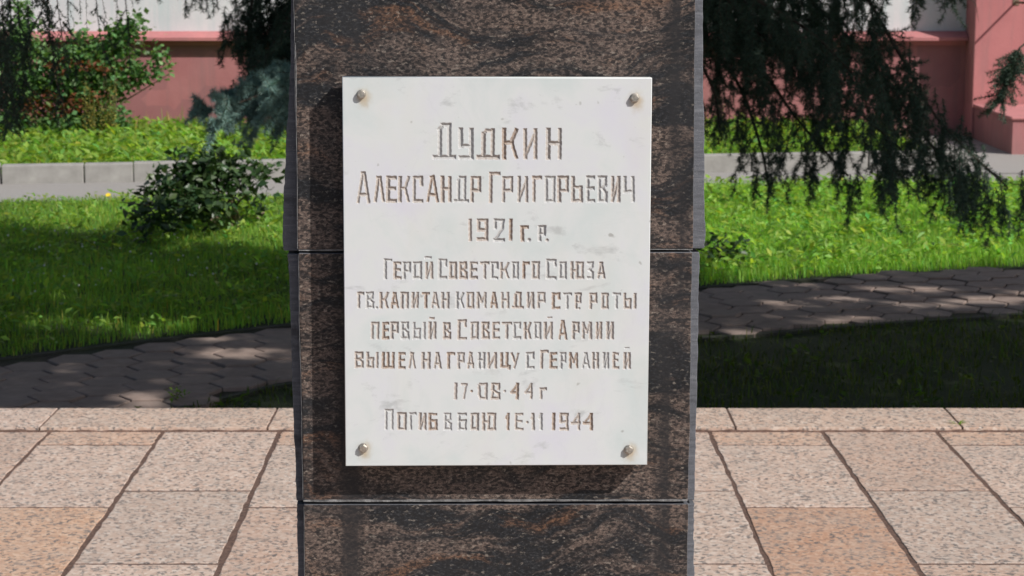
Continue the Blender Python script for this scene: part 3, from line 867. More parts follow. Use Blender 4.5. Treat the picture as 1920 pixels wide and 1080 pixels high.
cellmax = np.maximum(np.maximum(depth[:-1, :-1], depth[1:, :-1]), np.maximum(depth[:-1, 1:], depth[1:, 1:]))
cello = np.maximum(np.maximum(owner[:-1, :-1], owner[1:, :-1]), np.maximum(owner[:-1, 1:], owner[1:, 1:]))
cello[cellmax <= 0] = -1
W1 = NX + 1
idxg = np.arange((NX + 1) * (NY + 1)).reshape(NY + 1, NX + 1)
VV = np.stack([LS.ravel(), LY.ravel(), LZ.ravel()], 1)
# slab face: merged runs of plain cells
quads = []
r0 = None
any_g = (cello >= 0).any(axis=1)
i = 0
while i < NY:
    if not any_g[i]:
        j = i
        while j < NY and not any_g[j]: j += 1
        quads.append((idxg[i, 0], idxg[j, 0], idxg[j, NX], idxg[i, NX])); i = j
    else:
        rowc = cello[i] < 0
        ch = np.flatnonzero(np.diff(np.concatenate([[0], rowc.astype(int), [0]])))
        for a, b in zip(ch[::2], ch[1::2]): quads.append((idxg[i, a], idxg[i+1, a], idxg[i+1, b], idxg[i, b]))
        i += 1
quads = np.array(quads)
used, inv = np.unique(quads, return_inverse=True)
Vs = VV[used]; Fs = inv.reshape(quads.shape)
# rim with an eased edge, sides and back of the slab
cor = [VV[idxg[0, 0]], VV[idxg[0, NX]], VV[idxg[NY, NX]], VV[idxg[NY, 0]]]
cx_ = sum(c[0] for c in cor) / 4; cz_ = sum(c[2] for c in cor) / 4
ring1, ring2 = [], []
for c in cor:
    dx, dz = np.sign(c[0] - cx_), np.sign(c[2] - cz_)
    ring1.append([c[0] + dx*0.0009, -OFF + 0.0012, c[2] + dz*0.0009]); ring2.append([c[0] + dx*0.0009, -OFF + TH, c[2] + dz*0.0009])
b0 = len(Vs); Vs = np.vstack([Vs, cor, ring1, ring2])
ex_ = []
for L in (0, 4):
    for k in range(4):
        k2 = (k + 1) % 4; ex_.append((b0 + L + k, b0 + L + k2, b0 + L + 4 + k2, b0 + L + 4 + k))
ex_.append((b0 + 8, b0 + 9, b0 + 10, b0 + 11))
Fs = np.vstack([Fs, ex_])
bolts_px = [(677.5,177,0),(1190.5,184,1),(681,841,2),(1179.5,844,3)]
bc = []
for px_, py_, _ in bolts_px: bc.append(on_face(px_, py_, OFF + 0.004))
tm, vv_, cc_ = marble()
cc_ = rust_rings(tm, vv_, cc_, bc)
tm.base(cc_); tm.rough(0.42); tm.p.inputs["Specular IOR Level"].default_value = 0.4
tm.nrm(tm.bump(tm.noise(vv_, 60, 4), 0.05, 0.001))
M_MARB = tm.m; M_GROOVE = groove_mat()
slab_o = np_mesh("slab", Vs, Fs, M_MARB, plaque)
# each letter a part of its own
fi, fj = np.nonzero(cello >= 0)
own = cello[fi, fj]
order = np.argsort(own, kind='stable'); fi, fj, own = fi[order], fj[order], own[order]
bnd = np.searchsorted(own, np.arange(idx + 1))
Dflat = depth.ravel()
for k in range(idx):
    a, b = bnd[k], bnd[k + 1]
    if a == b: continue
    ii, jj = fi[a:b], fj[a:b]
    q = np.stack([idxg[ii, jj], idxg[ii+1, jj], idxg[ii+1, jj+1], idxg[ii, jj+1]], 1)
    u, inv = np.unique(q, return_inverse=True)
    V = VV[u]; tn = tones[k]
    # grime: grey brown, some letters rusty; heavier towards the bottom of the cut
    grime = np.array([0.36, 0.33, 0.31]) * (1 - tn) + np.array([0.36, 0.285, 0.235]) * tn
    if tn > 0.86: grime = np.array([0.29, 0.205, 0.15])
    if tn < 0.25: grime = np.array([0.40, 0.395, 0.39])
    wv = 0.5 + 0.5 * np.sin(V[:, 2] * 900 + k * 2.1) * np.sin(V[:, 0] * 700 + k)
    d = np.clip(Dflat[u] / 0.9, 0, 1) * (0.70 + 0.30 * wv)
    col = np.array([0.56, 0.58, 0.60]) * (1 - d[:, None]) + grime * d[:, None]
    np_mesh("engraved_letter", V, inv.reshape(q.shape), M_GROOVE, plaque, col=col)

# bolts
def bolt(i, s, z):
    r, h = 0.0058, 0.0052
    if i == 0: r = 0.0055
    V, Fc = [], []
    hexn = 6 if i in (1, 2, 3) else 14
    a0 = random.uniform(0, 1)
    prof = [(r*1.0, 0.0), (r*1.0, h*0.72), (r*0.86, h)]
    for rr, yy in prof:
        for k in range(hexn):
            an = a0 + 2*math.pi*k/hexn; V.append((rr*math.cos(an), -yy, rr*math.sin(an)))
    for L in range(2):
        for k in range(hexn):
            k2 = (k+1) % hexn; Fc.append((L*hexn+k, (L+1)*hexn+k, (L+1)*hexn+k2, L*hexn+k2))
    Fc.append(tuple(range(3*hexn-1, 2*hexn-1, -1)))
    o = mesh_obj("bolt", V, Fc, M_STEEL, plaque)
    bv = o.modifiers.new("bevel", 'BEVEL'); bv.width = 0.0006; bv.segments = 2
    o.location = (s, -OFF - 0.0002, z); o.rotation_euler = (R(random.uniform(-4, 4)), 0, R(random.uniform(-5, 5)))
    # washer seated on the marble, and the shank that carries the slab off the granite
    V, Fc = [], []
    n = 18
    for rr, yy in ((r*1.12, 0.0), (r*1.12, 0.0007), (r*0.9, 0.0011)):
        for k in range(n):
            an = 2*math.pi*k/n; V.append((s + rr*math.cos(an), -OFF - yy, z + rr*math.sin(an)))
    for L in range(2):
        for k in range(n):
            k2 = (k+1) % n; Fc.append((L*n+k, (L+1)*n+k, (L+1)*n+k2, L*n+k2))
    mesh_obj("washer", V, Fc, M_STEEL, plaque)
    tv, tf = tube_arrays([(s, -OFF + TH - 0.001, z), (s, 0.004, z)], [0.005, 0.005], 10)
    mesh_obj("shank", tv, tf, M_STEEL, plaque)
for i, (s, z) in enumerate(bc): bolt(i, s, z)

# ------------------------------------------------------------------ vegetation tools
def mat_rand_tone(n, lo=0.65, hi=1.3, warm=0.18):
    t = rng.uniform(lo, hi, (n, 1)); w = rng.normal(0, warm, (n, 1))
    return np.clip(np.hstack([t * (1 + w), t, t * (1 - w * 0.5)]), 0.05, 2.4)
def grass_field(name, pts, h, wdt, mat, label, lean=0.35, tones=None, z=GZ):
    """pts (n,2) blade roots; h (n,) heights; every blade is two bent segments"""
    n = len(pts)
    az = rng.uniform(0, 2*np.pi, n); ln = np.abs(rng.normal(0, lean, n)) * h
    dx, dy = np.cos(az), np.sin(az)
    fx, fy = -dy, dx
    # turn blades loosely to face anywhere
    w = (wdt * rng.uniform(0.6, 1.3, n)) / 2
    r = np.stack([pts[:, 0], pts[:, 1], np.full(n, z)], 1)
    up = np.stack([np.zeros(n), np.zeros(n), np.ones(n)], 1)
    d = np.stack([dx, dy, np.zeros(n)], 1); s = np.stack([fx, fy, np.zeros(n)], 1)
    m = r + up * (h * 0.55)[:, None] + d * (ln * 0.3)[:, None]
    tp = r + up * (h * np.clip(1 - ln / h * 0.35, .4, 1))[:, None] + d * ln[:, None]
    V = np.stack([r - s * w[:, None], r + s * w[:, None], m + s * (w*0.85)[:, None], m - s * (w*0.85)[:, None], tp], 1).reshape(-1, 3)
    b = (np.arange(n) * 5)[:, None]
    Fc = np.vstack([b + np.array([[0,1,2]]), b + np.array([[0,2,3]]), b + np.array([[3,2,4]])])
    t = mat_rand_tone(n) if tones is None else tones
    col = np.repeat(t, 5, axis=0)
    o = np_mesh(name, V, Fc, mat, None, col)
    return tag(o, label, kind="stuff")
def leaves_arrays(C, size, up_bias=0.6, aspect=0.62, dirs=None):
    """folded leaves: 4 verts + tip, two triangles pairs; returns V,F"""
    n = len(C)
    nr = rng.normal(0, 1, (n, 3)); nr[:, 2] = np.abs(nr[:, 2]) + up_bias; nr /= np.linalg.norm(nr, axis=1)[:, None]
    a = rng.normal(0, 1, (n, 3)) if dirs is None else dirs + rng.normal(0, .25, (n, 3))
    a -= (a * nr).sum(1)[:, None] * nr; a /= np.linalg.norm(a, axis=1)[:, None] + 1e-9
    b = np.cross(nr, a)
    L = size[:, None]
    base = C; tip = C + a * L
    mid = C + a * L * 0.45
    fold = nr * L * 0.10
    l = mid + b * L * aspect * 0.5 + fold; r_ = mid - b * L * aspect * 0.5 + fold
    V = np.stack([base, l, tip, r_], 1).reshape(-1, 3)
    k = (np.arange(n) * 4)[:, None]
    Fc = np.vstack([k + np.array([[0, 2, 1]]), k + np.array([[0, 3, 2]])])
    return V, Fc
def leaf_cloud(name, C, size, mat, parent, tones=None, **kw):
    V, Fc = leaves_arrays(C, size, **kw)
    t = mat_rand_tone(len(C)) if tones is None else tones
    return np_mesh(name, V, Fc, mat, parent, np.repeat(t, 4, axis=0))

# spruce twigs -------------------------------------------------------
class Needles:
    def __init__(s): s.B, s.D, s.L, s.W, s.V, s.F = [], [], [], [], [], []
    def twig(s, pts, nl=0.026, dens=1000, wid=0.0013, wood=0.0018, fwd=0.42):
        P_ = np.array([list(p) for p in pts], float)
        seg = np.diff(P_, axis=0); sl = np.linalg.norm(seg, axis=1); L = sl.sum()
        n = max(6, int(L * dens)); u = np.sort(rng.uniform(0, 1, n)) * L
        cs = np.concatenate([[0], np.cumsum(sl)]); k = np.clip(np.searchsorted(cs, u) - 1, 0, len(sl) - 1)
        f = (u - cs[k]) / (sl[k] + 1e-9); B = P_[k] + seg[k] * f[:, None]; T = seg[k] / (sl[k][:, None] + 1e-9)
        rd = rng.normal(0, 1, (n, 3)); rd -= (rd * T).sum(1)[:, None] * T; rd /= np.linalg.norm(rd, axis=1)[:, None] + 1e-9
        D = T * fwd + rd * 0.85; D /= np.linalg.norm(D, axis=1)[:, None]
        s.B.append(B); s.D.append(D); s.L.append(rng.uniform(0.7, 1.15, n) * nl); s.W.append(np.full(n, wid))
        tube_arrays([Vector(p) for p in pts], [wood * (1 - 0.6 * i / max(1, len(pts) - 1)) for i in range(len(pts))], 4, s.V, s.F)
    def build(s, parent, mat, name="needles", wood_name="twigs", tone=(0.6, 1.35)):
        B = np.vstack(s.B); D = np.vstack(s.D); L = np.concatenate(s.L)[:, None]; W = np.concatenate(s.W)[:, None]
        sd = np.cross(D, rng.normal(0, 1, B.shape)); sd /= np.linalg.norm(sd, axis=1)[:, None] + 1e-9
        V = np.stack([B - sd * W, B + sd * W, B + D * L], 1).reshape(-1, 3); n = len(B)
        Fc = np.arange(3 * n).reshape(n, 3)
        o = np_mesh(name, V, Fc, mat, parent, np.repeat(mat_rand_tone(n, *tone, 0.08), 3, axis=0)); o["kind"] = "stuff"
        w = mesh_obj(wood_name, s.V, s.F, M_BARK, parent)
        return o, w
def curve(p0, p1, sag=0.0, n=6, wob=0.01):
    out = []
    for i in range(n + 1):
        t = i / n; p = p0.lerp(p1, t); p = p + Vector((0, 0, -sag * math.sin(math.pi * t) )) + Vector((random.uniform(-wob, wob), random.uniform(-wob, wob), 0)) * (0 if i in (0, n) else 1)
        out.append(p)
    return out
def hang(N, p, length, spread=0.12, nl=0.026, subs=True, dens=1050, wid=0.0014):
    """a drooping spray with side twiglets"""
    dx, dy = random.gauss(0, spread), random.gauss(0, spread)
    q = p + Vector((dx * length, dy * length, -length))
    main = curve(p, q, 0, 5, 0.012); N.twig(main, nl, dens, wid)
    if subs:
        for i in (1,2,3,4,5,2,3):
            if random.random() < 0.9:
                a = main[i]; sgn = random.choice([-1, 1]); l2 = length * random.uniform(0.16, 0.42) * (1 - 0.12 * i)
                if l2 < 0.03: continue
                dirv = Vector((sgn * random.uniform(0.3, 0.75), random.uniform(-.5, .5), -random.uniform(0.6, 1.0))).normalized()
                N.twig(curve(a, a + dirv * l2, 0, 3, 0.004), nl, dens, wid)
def bough(N, path_pts, lens, count, rad=0.014, **kw):
    """path_pts: world points; sprays hang from it"""
    pts = [Vector(p) for p in path_pts]
    # smooth the path
    fine = []
    for i in range(len(pts) - 1):
        p0 = pts[max(i-1, 0)]; p1 = pts[i]; p2 = pts[i+1]; p3 = pts[min(i+2, len(pts)-1)]
        for k in range(5):
            t = k / 5
            fine.append(0.5 * ((2*p1) + (p2-p0)*t + (2*p0-5*p1+4*p2-p3)*t*t + (3*p1-p0-3*p2+p3)*t*t*t))
    fine.append(pts[-1])
    n = len(fine)
    tube_arrays(fine, [rad * (1 - 0.85 * i / (n-1)) + 0.002 for i in range(n)], 6, N.V, N.F)
    count = int(count * 2.3)
    for k in range(count):
        u = (k + random.random()) / count; u = 0.12 + 0.88 * u
        i = min(int(u * (n - 1)), n - 2); p = fine[i].lerp(fine[i+1], u * (n-1) - i)
        L = lens[0] + (lens[1] - lens[0]) * random.random()
        L *= (1 - 0.35 * u)
        side = Vector((random.gauss(0, .07), random.gauss(0, .14), random.gauss(0, 0.02)))
        hang(N, p + side, L, **kw)
    N.twig(fine[n // 5:], 0.028, 900)
    for k in range(int(count * 0.5)):
        u = random.uniform(.25, 1); i = min(int(u * (n - 1)), n - 2); p = fine[i]
        dr = Vector((random.choice([-.4, .9]) * random.uniform(.5, 1), random.gauss(0, .5), random.uniform(-.6, .25))).normalized()
        N.twig(curve(p, p + dr * random.uniform(.06, .18), 0.01, 3, .004))
    # needled leading shoot
    N.twig(fine[-6:], 0.02, 420)

# ------------------------------------------------------------------ unseen trees, crowns shaped to shade the garden
# A ray footprint: where the sun line through a point meets the garden level.
sx, sy = SUN[0] / SUN[2], SUN[1] / SUN[2]
def foot(X, Y, Z):
    z = Z - GZ
    return X - sx * z, Y - sy * z
gaps_px = [(1360,630,52,5),(1585,601,46,4),(1470,574,60,4),(1560,566,70,4),(1735,548,46,4),(1640,546,36,3),(1490,539,40,3),(1770,572,44,5),(1850,565,60,6),(1905,558,40,8),(1900,592,40,5),(1700,575,40,3),
           (405,639,38,3),(385,667,30,3),(450,672,56,3),(500,660,24,3),(255,748,26,3),(270,764,34,4),(95,600,44,16),(185,612,34,10),(285,622,26,7),(330,616,16,6),
           (120,560,22,6),(440,455,40,9),(330,470,20,6)]
gaps = []  # holes left in the canopy so that sun flecks fall here
for a, b, w_, h_ in gaps_px:
    x0_, y0_ = gp(a, b, GZ); x1_, y1_ = gp(a + w_, b, GZ); x2_, y2_ = gp(a, b - h_, GZ)
    gaps.append((x0_, y0_, max(0.10, x1_ - x0_), max(0.08, y2_ - y0_)))
def shade_ok(X, Y):
    """ground points that the trees may shade"""
    X = np.asarray(X); Y = np.asarray(Y)
    ok = np.ones(X.shape, bool)
    ok &= ~((Y < 7.36) & (Y > -1) & (X > -3.6) & (X < 2.7))                      # plaza and stele in the sun
    rb = 10.80 + (X - 0.99) * 0.37
    ok &= ~((X > 0.95) & (Y > rb) & (X < 7))                                      # sunny lawn on the right
    lb = 12.0 - (X + 1.4) * 0.60
    ok &= ~((X < -1.0) & (X > -7) & (Y > lb))                                     # sunny strip on the left
    ok &= ~((Y > 13.6) & (X > -7) & (X < 7))
    for gx, gy, ga, gb in gaps:
        ok &= ((X - gx) / (ga * 1.15)) ** 2 + ((Y - gy) / (gb * 1.2 + 0.03)) ** 2 > 1.0
    return ok
trunksT = [(4.25, 5.7), (8.2, 6.4)]
NL = 98000
fx = rng.uniform(-5.5, 5.0, NL); fy = rng.uniform(7.2, 14.0, NL)
ok = shade_ok(fx, fy); fx, fy = fx[ok], fy[ok]
# lawn on the left gets a thinner canopy
thin = (fx < -1.1) & (fy > 9.4) & (rng.random(len(fx)) < 0.02); fx, fy = fx[~thin], fy[~thin]
zz = rng.uniform(3.6, 7.6, len(fx)) - GZ
zz = np.clip(zz + 0.5 * np.sin(fx * 2.3) * np.cos(fy * 2.0), 3.4, 8.2)
X = fx + sx * zz; Y = fy + sy * zz; Z = zz + GZ  # leaves set back up the sun line, so the crown fits its wanted shade
which = (np.hypot(X - trunksT[0][0], Y - trunksT[0][1]) > np.hypot(X - trunksT[1][0], Y - trunksT[1][1])).astype(int)
tl = ["tall leafy linden whose canopy shades the garden, trunk nearest the plaza on the right", "second leafy linden further right behind the other linden"]
for ti, (tx, ty) in enumerate(trunksT):
    root = tag(empty("linden_tree", (tx, ty, GZ)), tl[ti], "tree", "lindens beside the plaza")
    tv, tf = tube_arrays([(0,0,-.1),(0.02,0.02,.6),(-.03,.03,2),(0.02,0.0,3.4),(0.05,-.05,5.2)], [.17,.13,.11,.09,.05], 12)
    mesh_obj("trunk", tv, tf, M_BARK2, root, smooth=True)
    m = which == ti
    C = np.stack([X[m] - tx, Y[m] - ty, Z[m] - GZ], 1)
    V, Fc = [], []
    for k in rng.choice(len(C), 46, replace=False):
        e = Vector(C[k]); s0 = Vector((0, 0, random.uniform(2.3, 4.6)))
        mid = s0.lerp(e, 0.5) + Vector((0, 0, 0.35))
        # limbs whose shadow would cross the sunny plaza are left off
        good = True
        for q in (s0, s0.lerp(mid, .5), mid, mid.lerp(e, .5), e):
            a_, b_ = foot(q.x + tx, q.y + ty, q.z + GZ)
            if not shade_ok(np.array([a_]), np.array([b_]))[0]: good = False
        if good: tube_arrays([s0, mid, e], [.045, .028, .008], 6, V, Fc)
    if V: mesh_obj("limbs", V, Fc, M_BARK2, root)
    sz = rng.uniform(0.07, 0.115, len(C))
    leaf_cloud("crown", C, sz, M_LEAF, root, aspect=0.85, up_bias=0.8)

# ------------------------------------------------------------------ spruce behind the stele
TX, TY = 0.30, 10.15
spr = tag(empty("spruce_tree", (TX, TY, GZ)), "large dark spruce behind the granite stele, boughs drooping out on both sides", "tree")
spr_inv = Vector((TX, TY, GZ))
tv, tf = tube_arrays([(0,0,-.1),(0,0,.4),(.02,0,1.5),(0,0,4),(0,0,7.5)], [.20,.16,.14,.09,.03], 12)
mesh_obj("trunk", tv, tf, M_BARK, spr, smooth=True)
def V3(px, py, Y): return vp(px, py, Y) - spr_inv
def T0(z): return Vector((0, 0, z))
right = [   # (path in survey points with depth, spray lengths, count)
 ([(1180,-330,10.1),(1400,-170,10.0),(1580,-60,9.9),(1680,90,9.8),(1760,225,9.7),(1890,352,9.6)], (0.26,0.50), 46),
 ([(1180,-260,10.1),(1380,-120,10.3),(1540,20,10.3),(1660,150,10.3),(1760,290,10.2),(1830,345,10.1)], (0.22,0.46), 42),
 ([(1180,-180,10.0),(1340,-60,9.8),(1470,60,9.7),(1590,190,9.6),(1690,280,9.5)], (0.28,0.50), 42),
 ([(1150,-120,10.0),(1300,-20,9.9),(1420,120,9.8),(1500,230,9.8),(1590,330,9.7)], (0.20,0.40), 30),
 ([(1150,-40,10.0),(1290,40,10.2),(1380,150,10.2),(1425,270,10.2),(1440,345,10.2)], (0.16,0.32), 18),
 ([(1150,-90,10.2),(1320,-10,10.5),(1500,30,10.5),(1640,110,10.5),(1700,190,10.4)], (0.20,0.44), 34),
 ([(1100,-20,10.0),(1260,60,9.8),(1330,150,9.7),(1350,240,9.7)], (0.16,0.32), 16),
 ([(1150,-220,10.3),(1340,-90,10.6),(1500,-40,10.7),(1600,0,10.7)], (0.25,0.5), 26),
 ([(1120,-200,9.9),(1300,-80,9.5),(1420,0,9.4),(1520,60,9.3),(1600,140,9.2)], (0.20,0.42), 30),
 ([(1250,-120,9.9),(1330,-40,9.6),(1400,40,9.5),(1450,90,9.5)], (0.20,0.40), 26),
]
for pth, lens, cnt in right:
    N = Needles()
    pts = [T0(V3(*pth[0]).z)] + [V3(*p) for p in pth]
    bough(N, pts, lens, cnt, 0.013)
    b_ = empty("bough", (0, 0, 0)); b_.parent = spr
    N.build(b_, M_NEEDLE)
left = [
 ([(760,20,10.5),(680,60,10.5),(610,80,10.4),(550,95,10.4),(500,125,10.4),(455,160,10.4)], (0.12,0.24), 34),
 ([(760,60,10.3),(680,100,10.3),(610,125,10.3),(550,140,10.3),(490,165,10.3)], (0.14,0.26), 30),
 ([(760,-120,10.6),(660,-60,10.7),(580,-20,10.7),(520,20,10.7),(475,60,10.7)], (0.18,0.34), 34),
 ([(760,-20,10.6),(680,30,10.7),(600,60,10.7),(540,90,10.7),(490,120,10.7)], (0.12,0.26), 30),
 ([(760,-160,10.3),(680,-100,10.4),(600,-40,10.5),(540,20,10.5),(505,70,10.5)], (0.16,0.34), 30),
 ([(760,-60,10.3),(680,0,10.4),(610,60,10.5),(560,110,10.5),(520,150,10.5)], (0.14,0.28), 26),
 ([(760,60,10.1),(680,120,10.1),(600,180,10.0),(550,230,10.0)], (0.12,0.24), 18),
 ([(760,-230,10.5),(660,-160,10.6),(560,-100,10.6),(500,-40,10.6),(465,0,10.6)], (0.16,0.32), 24),
 ([(760,-330,10.1),(620,-230,10.2),(500,-90,10.3),(470,20,10.3),(462,75,10.3)], (0.16,0.34), 30),
 ([(760,-230,10.0),(640,-120,10.0),(560,0,10.0),(500,110,10.0),(480,200,10.0)], (0.14,0.30), 30),
 ([(760,-130,10.2),(650,-30,10.3),(560,100,10.3),(530,190,10.3)], (0.16,0.30), 22),
 ([(760,-90,9.9),(660,0,9.9),(580,90,9.8),(510,180,9.8)], (0.12,0.26), 20),
 ([(760,-330,10.4),(560,-240,10.6),(420,-110,10.7),(330,-60,10.7),(290,-30,10.7)], (0.08,0.22), 24),
 ([(760,-290,10.4),(560,-190,10.4),(470,-90,10.4),(400,-40,10.4),(360,0,10.4)], (0.06,0.18), 16),
 ([(760,0,10.0),(640,90,10.0),(560,170,10.0),(530,210,10.0)], (0.12,0.26), 16),
]
for pth, lens, cnt in left:
    N = Needles()
    pts = [T0(V3(*pth[0]).z)] + [V3(*p) for p in pth]
    bough(N, pts, lens, cnt, 0.013)
    b_ = empty("bough", (0, 0, 0)); b_.parent = spr
    N.build(b_, M_NEEDLE)
# younger blue-green bough at the left, needles stand out like a brush
N = Needles()
stem = [T0(V3(700, 60, 9.5).z), V3(700,60,9.5), V3(600,120,9.3), V3(530,160,9.2), V3(470,185,9.15), V3(420,200,9.1), V3(385,212,9.1)]
tube_arrays(stem, [.016,.014,.011,.009,.007,.005,.003], 6, N.V, N.F)
tips = [(378,208),(400,185),(372,190),(410,228),(392,262),(425,175),(450,160),(470,140),(460,205),(480,235),(440,225),(500,165),(510,205),(495,250),(525,150),(530,230),(540,190),(455,250),(420,245),(515,255),(470,265),(540,260),(465,160),(488,190),(535,120),(505,130)]
for a, b in tips:
    Yd = 9.1 + random.uniform(-0.15, 0.25)
    tip = V3(a, b, Yd)
    k = min(range(2, len(stem)), key=lambda i: (stem[i] - tip).length if stem[i].x > tip.x else 9)
    base = stem[k].lerp(stem[k-1], random.random() * 0.6)
    N.twig(curve(base, tip, -0.01, 5, 0.004), 0.032, 2400, 0.0014, 0.0025, 0.35)
    for m in range(7):
        p = base.lerp(tip, random.uniform(.3, .9)); dr = Vector((random.uniform(-1, .2), random.uniform(-.6, .6), random.uniform(-.8, .4))).normalized()
        N.twig(curve(p, p + dr * random.uniform(.04, .10), 0, 3, .002), 0.030, 2300, 0.0014, 0.002, 0.35)
b_ = empty("bough", (0, 0, 0)); b_.parent = spr; b_["label"] = "short blue-green bough beside the left edge of the stele"
N.build(b_, M_BLUE, tone=(0.7, 1.5))
# upper crown: coarse flat sprays above the frame
def upper_crown(root, tx, ty, z0, z1, r0, n, chk=True):
    zz = z0 + (z1 - z0) * rng.random(n) ** 1.3
    rr = r0 * (1 - (zz - z0) / (z1 - z0)) ** 0.8 * np.sqrt(rng.random(n)) + 0.05
    an = rng.uniform(0, 2*np.pi, n)
    Xc, Yc = tx + rr*np.cos(an), ty + rr*np.sin(an)
    k = Xc == Xc
    if chk:
        a_, b_ = foot(Xc, Yc, zz); k = shade_ok(a_, b_)
    Xc, Yc, zz, an = Xc[k], Yc[k], zz[k], an[k]
    C = np.stack([Xc - tx, Yc - ty, zz - GZ], 1)
    d = np.stack([np.cos(an), np.sin(an), np.full(len(an), -0.35)], 1)
    leaf_cloud("crown", C, rng.uniform(0.08, 0.2, len(C)), M_NEEDLE, root, aspect=0.35, dirs=d, up_bias=1.0)
upper_crown(spr, TX, TY, 1.9, 8.0, 2.5, 26000)

# second spruce: only its hanging twigs reach into the view at the upper left
T2 = Vector((-4.4, 9.2, GZ))
sp2 = tag(empty("spruce_tree", tuple(T2)), "spruce at the left whose thin dark twigs hang down over the pink wall", "tree")
tv, tf = tube_arrays([(0,0,-.1),(0,0,.4),(.02,0,1.5),(0,0,4),(0,0,6.5)], [.17,.14,.12,.07,.03], 12)
mesh_obj("trunk", tv, tf, M_BARK, sp2, smooth=True)
N = Needles()
def S(px, py, Y): return vp(px, py, Y) - T2
strands = [([(2,-40),(6,60),(10,140),(14,215)], 9.2, 7), ([(20,-40),(20,40),(16,120),(26,200)], 9.4, 6), ([(-6,-40),(0,90),(4,180)], 9.1, 6),
  ([(84,-30),(78,24),(56,60),(50,110),(46,165),(36,212)], 9.3, 5), ([(88,-40),(90,20),(94,64),(101,110),(107,150),(113,195)], 9.5, 4),
  ([(104,-40),(108,10),(115,54),(119,90),(121,132)], 9.2, 1), ([(178,-40),(182,20),(188,67),(199,110)], 9.4, 1), ([(232,-40),(236,10),(240,50),(243,96)], 9.6, 1),
  ([(50,-40),(52,20),(54,60)], 9.2, 0), ([(62,-40),(60,10),(61,50)], 9.4, 0), ([(120,-40),(130,15),(140,48)], 9.3, 0), ([(148,-40),(150,10),(151,36)], 9.3, 0),
  ([(160,-40),(162,20),(163,58)], 9.5, 0), ([(186,-40),(194,12),(200,34)], 9.4, 0), ([(216,-40),(220,16),(219,52)], 9.4, 0), ([(240,-40),(246,-4),(250,12)], 9.5, 0),
  ([(30,-40),(36,40),(40,110),(44,150)], 9.4, 2), ([(126,-40),(128,40),(136,90),(142,130)], 9.7, 1)]
top_pts = []
for path_, Yd, sub in strands:
    pts = [S(a, b, Yd + 0.05 * i) for i, (a, b) in enumerate(path_)]
    N.twig(pts, 0.016, 260 if sub else 170, 0.0018, 0.0022 if sub else 0.0014, 0.6)
    top_pts.append(pts[0])
    for q in pts[1:]:
        for _ in range(sub * 3):
            l = random.uniform(.04, .13); dr = Vector((random.uniform(-.7, .7), random.uniform(-.5, .5), -random.uniform(.4, 1))).normalized()
            p_ = q + Vector((0, 0, random.uniform(-.05, .12)))
            N.twig(curve(p_, p_ + dr * l, 0, 3, .004), 0.017, 420, 0.0024)
tp = S(240, -60, 9.5)
limb = [Vector((0,0,2.2)), Vector((1.0, 0, 2.35)), S(0, -120, 9.3), S(100, -80, 9.4), tp]
tube_arrays(limb, [.04,.03,.02,.014,.006], 6, N.V, N.F)
for p in top_pts: tube_arrays([p + Vector((0, 0, 0.16)), p], [.004, .003], 4, N.V, N.F)
b_ = empty("bough", (0, 0, 0)); b_.parent = sp2
N.build(b_, M_NEEDLE)
upper_crown(sp2, T2.x, T2.y, 2.0, 6.6, 1.9, 12000)

# third spruce on the right: one twig at the frame's right edge and some at the top
T3 = Vector((5.2, 11.6, GZ))
sp3 = tag(empty("spruce_tree", tuple(T3)), "spruce at the right whose twigs dangle before the pink pier", "tree")
tv, tf = tube_arrays([(0,0,-.1),(0,0,.4),(.02,0,1.5),(0,0,4),(0,0,6.5)], [.17,.14,.12,.07,.03], 12)
mesh_obj("trunk", tv, tf, M_BARK, sp3, smooth=True)
N = Needles()
def S3(px, py, Y): return vp(px, py, Y) - T3
stem = [Vector((0,0,1.9)), S3(2100, 20, 11.4), S3(1960, 50, 11.2), S3(1912, 90, 11.1), S3(1890, 130, 11.1), S3(1878, 190, 11.1)]
tube_arrays(stem, [.02,.014,.009,.006,.004,.002], 6, N.V, N.F)
for k in range(120):
    i = random.choice([3, 3, 4, 4]); p = stem[i].lerp(stem[min(i+1, 5)], random.random())
    dr = Vector((random.uniform(-.9, .7), random.uniform(-.6, .6), -random.uniform(.2, 1))).normalized()
    N.twig(curve(p, p + dr * random.uniform(.05, .17), 0, 3, .004), 0.024, 900, 0.0015)
N.twig([stem[4], stem[5]], .02, 400)
for a in (1700, 1722, 1745, 1768, 1790, 1806, 1755, 1730, 1782):
    p = S3(a + random.uniform(-8, 8), -40, 11.2 + random.uniform(-.3, .3))
    hang(N, p, random.uniform(.13, .26), 0.25, subs=True)
N.twig([S3(1800,-20,11.2), S3(1830,8,11.2), S3(1835,40,11.2)], .016, 200)
tube_arrays([Vector((0,0,2.0)), S3(2050,-120,11.2), S3(1850,-60,11.2), S3(1690,-50,11.2)], [.03,.02,.012,.005], 6, N.V, N.F)
b_ = empty("bough", (0, 0, 0)); b_.parent = sp3
N.build(b_, M_NEEDLE)
upper_crown(sp3, T3.x, T3.y, 2.1, 6.8, 1.8, 8000)

# ------------------------------------------------------------------ lawns
sheet("lawn", [(-14, 7.0)] + [(14, 7.0), (14, lin(rd0, 14) - 0.0), (-14, lin(rd0, -14))], GZ - 0.008, M_TURF)
sheet("lawn", [(-14, lin(rd1, -14) + 0.15), (3.74, lin(rd1, 3.74) + 0.15), (3.45, 20.2), (-14, 20.2)], GZ + 0.03, M_TURF)
def frustum(pts, m=0.35):
    return pts[np.abs(pts[:, 0]) < 0.2487 * pts[:, 1] + m]
def scatter(n, x0, x1, y0, y1): return frustum(np.stack([rng.uniform(x0, x1, n), rng.uniform(y0, y1, n)], 1))
upv = np.vectorize(up_y); lov = np.vectorize(lo_y)
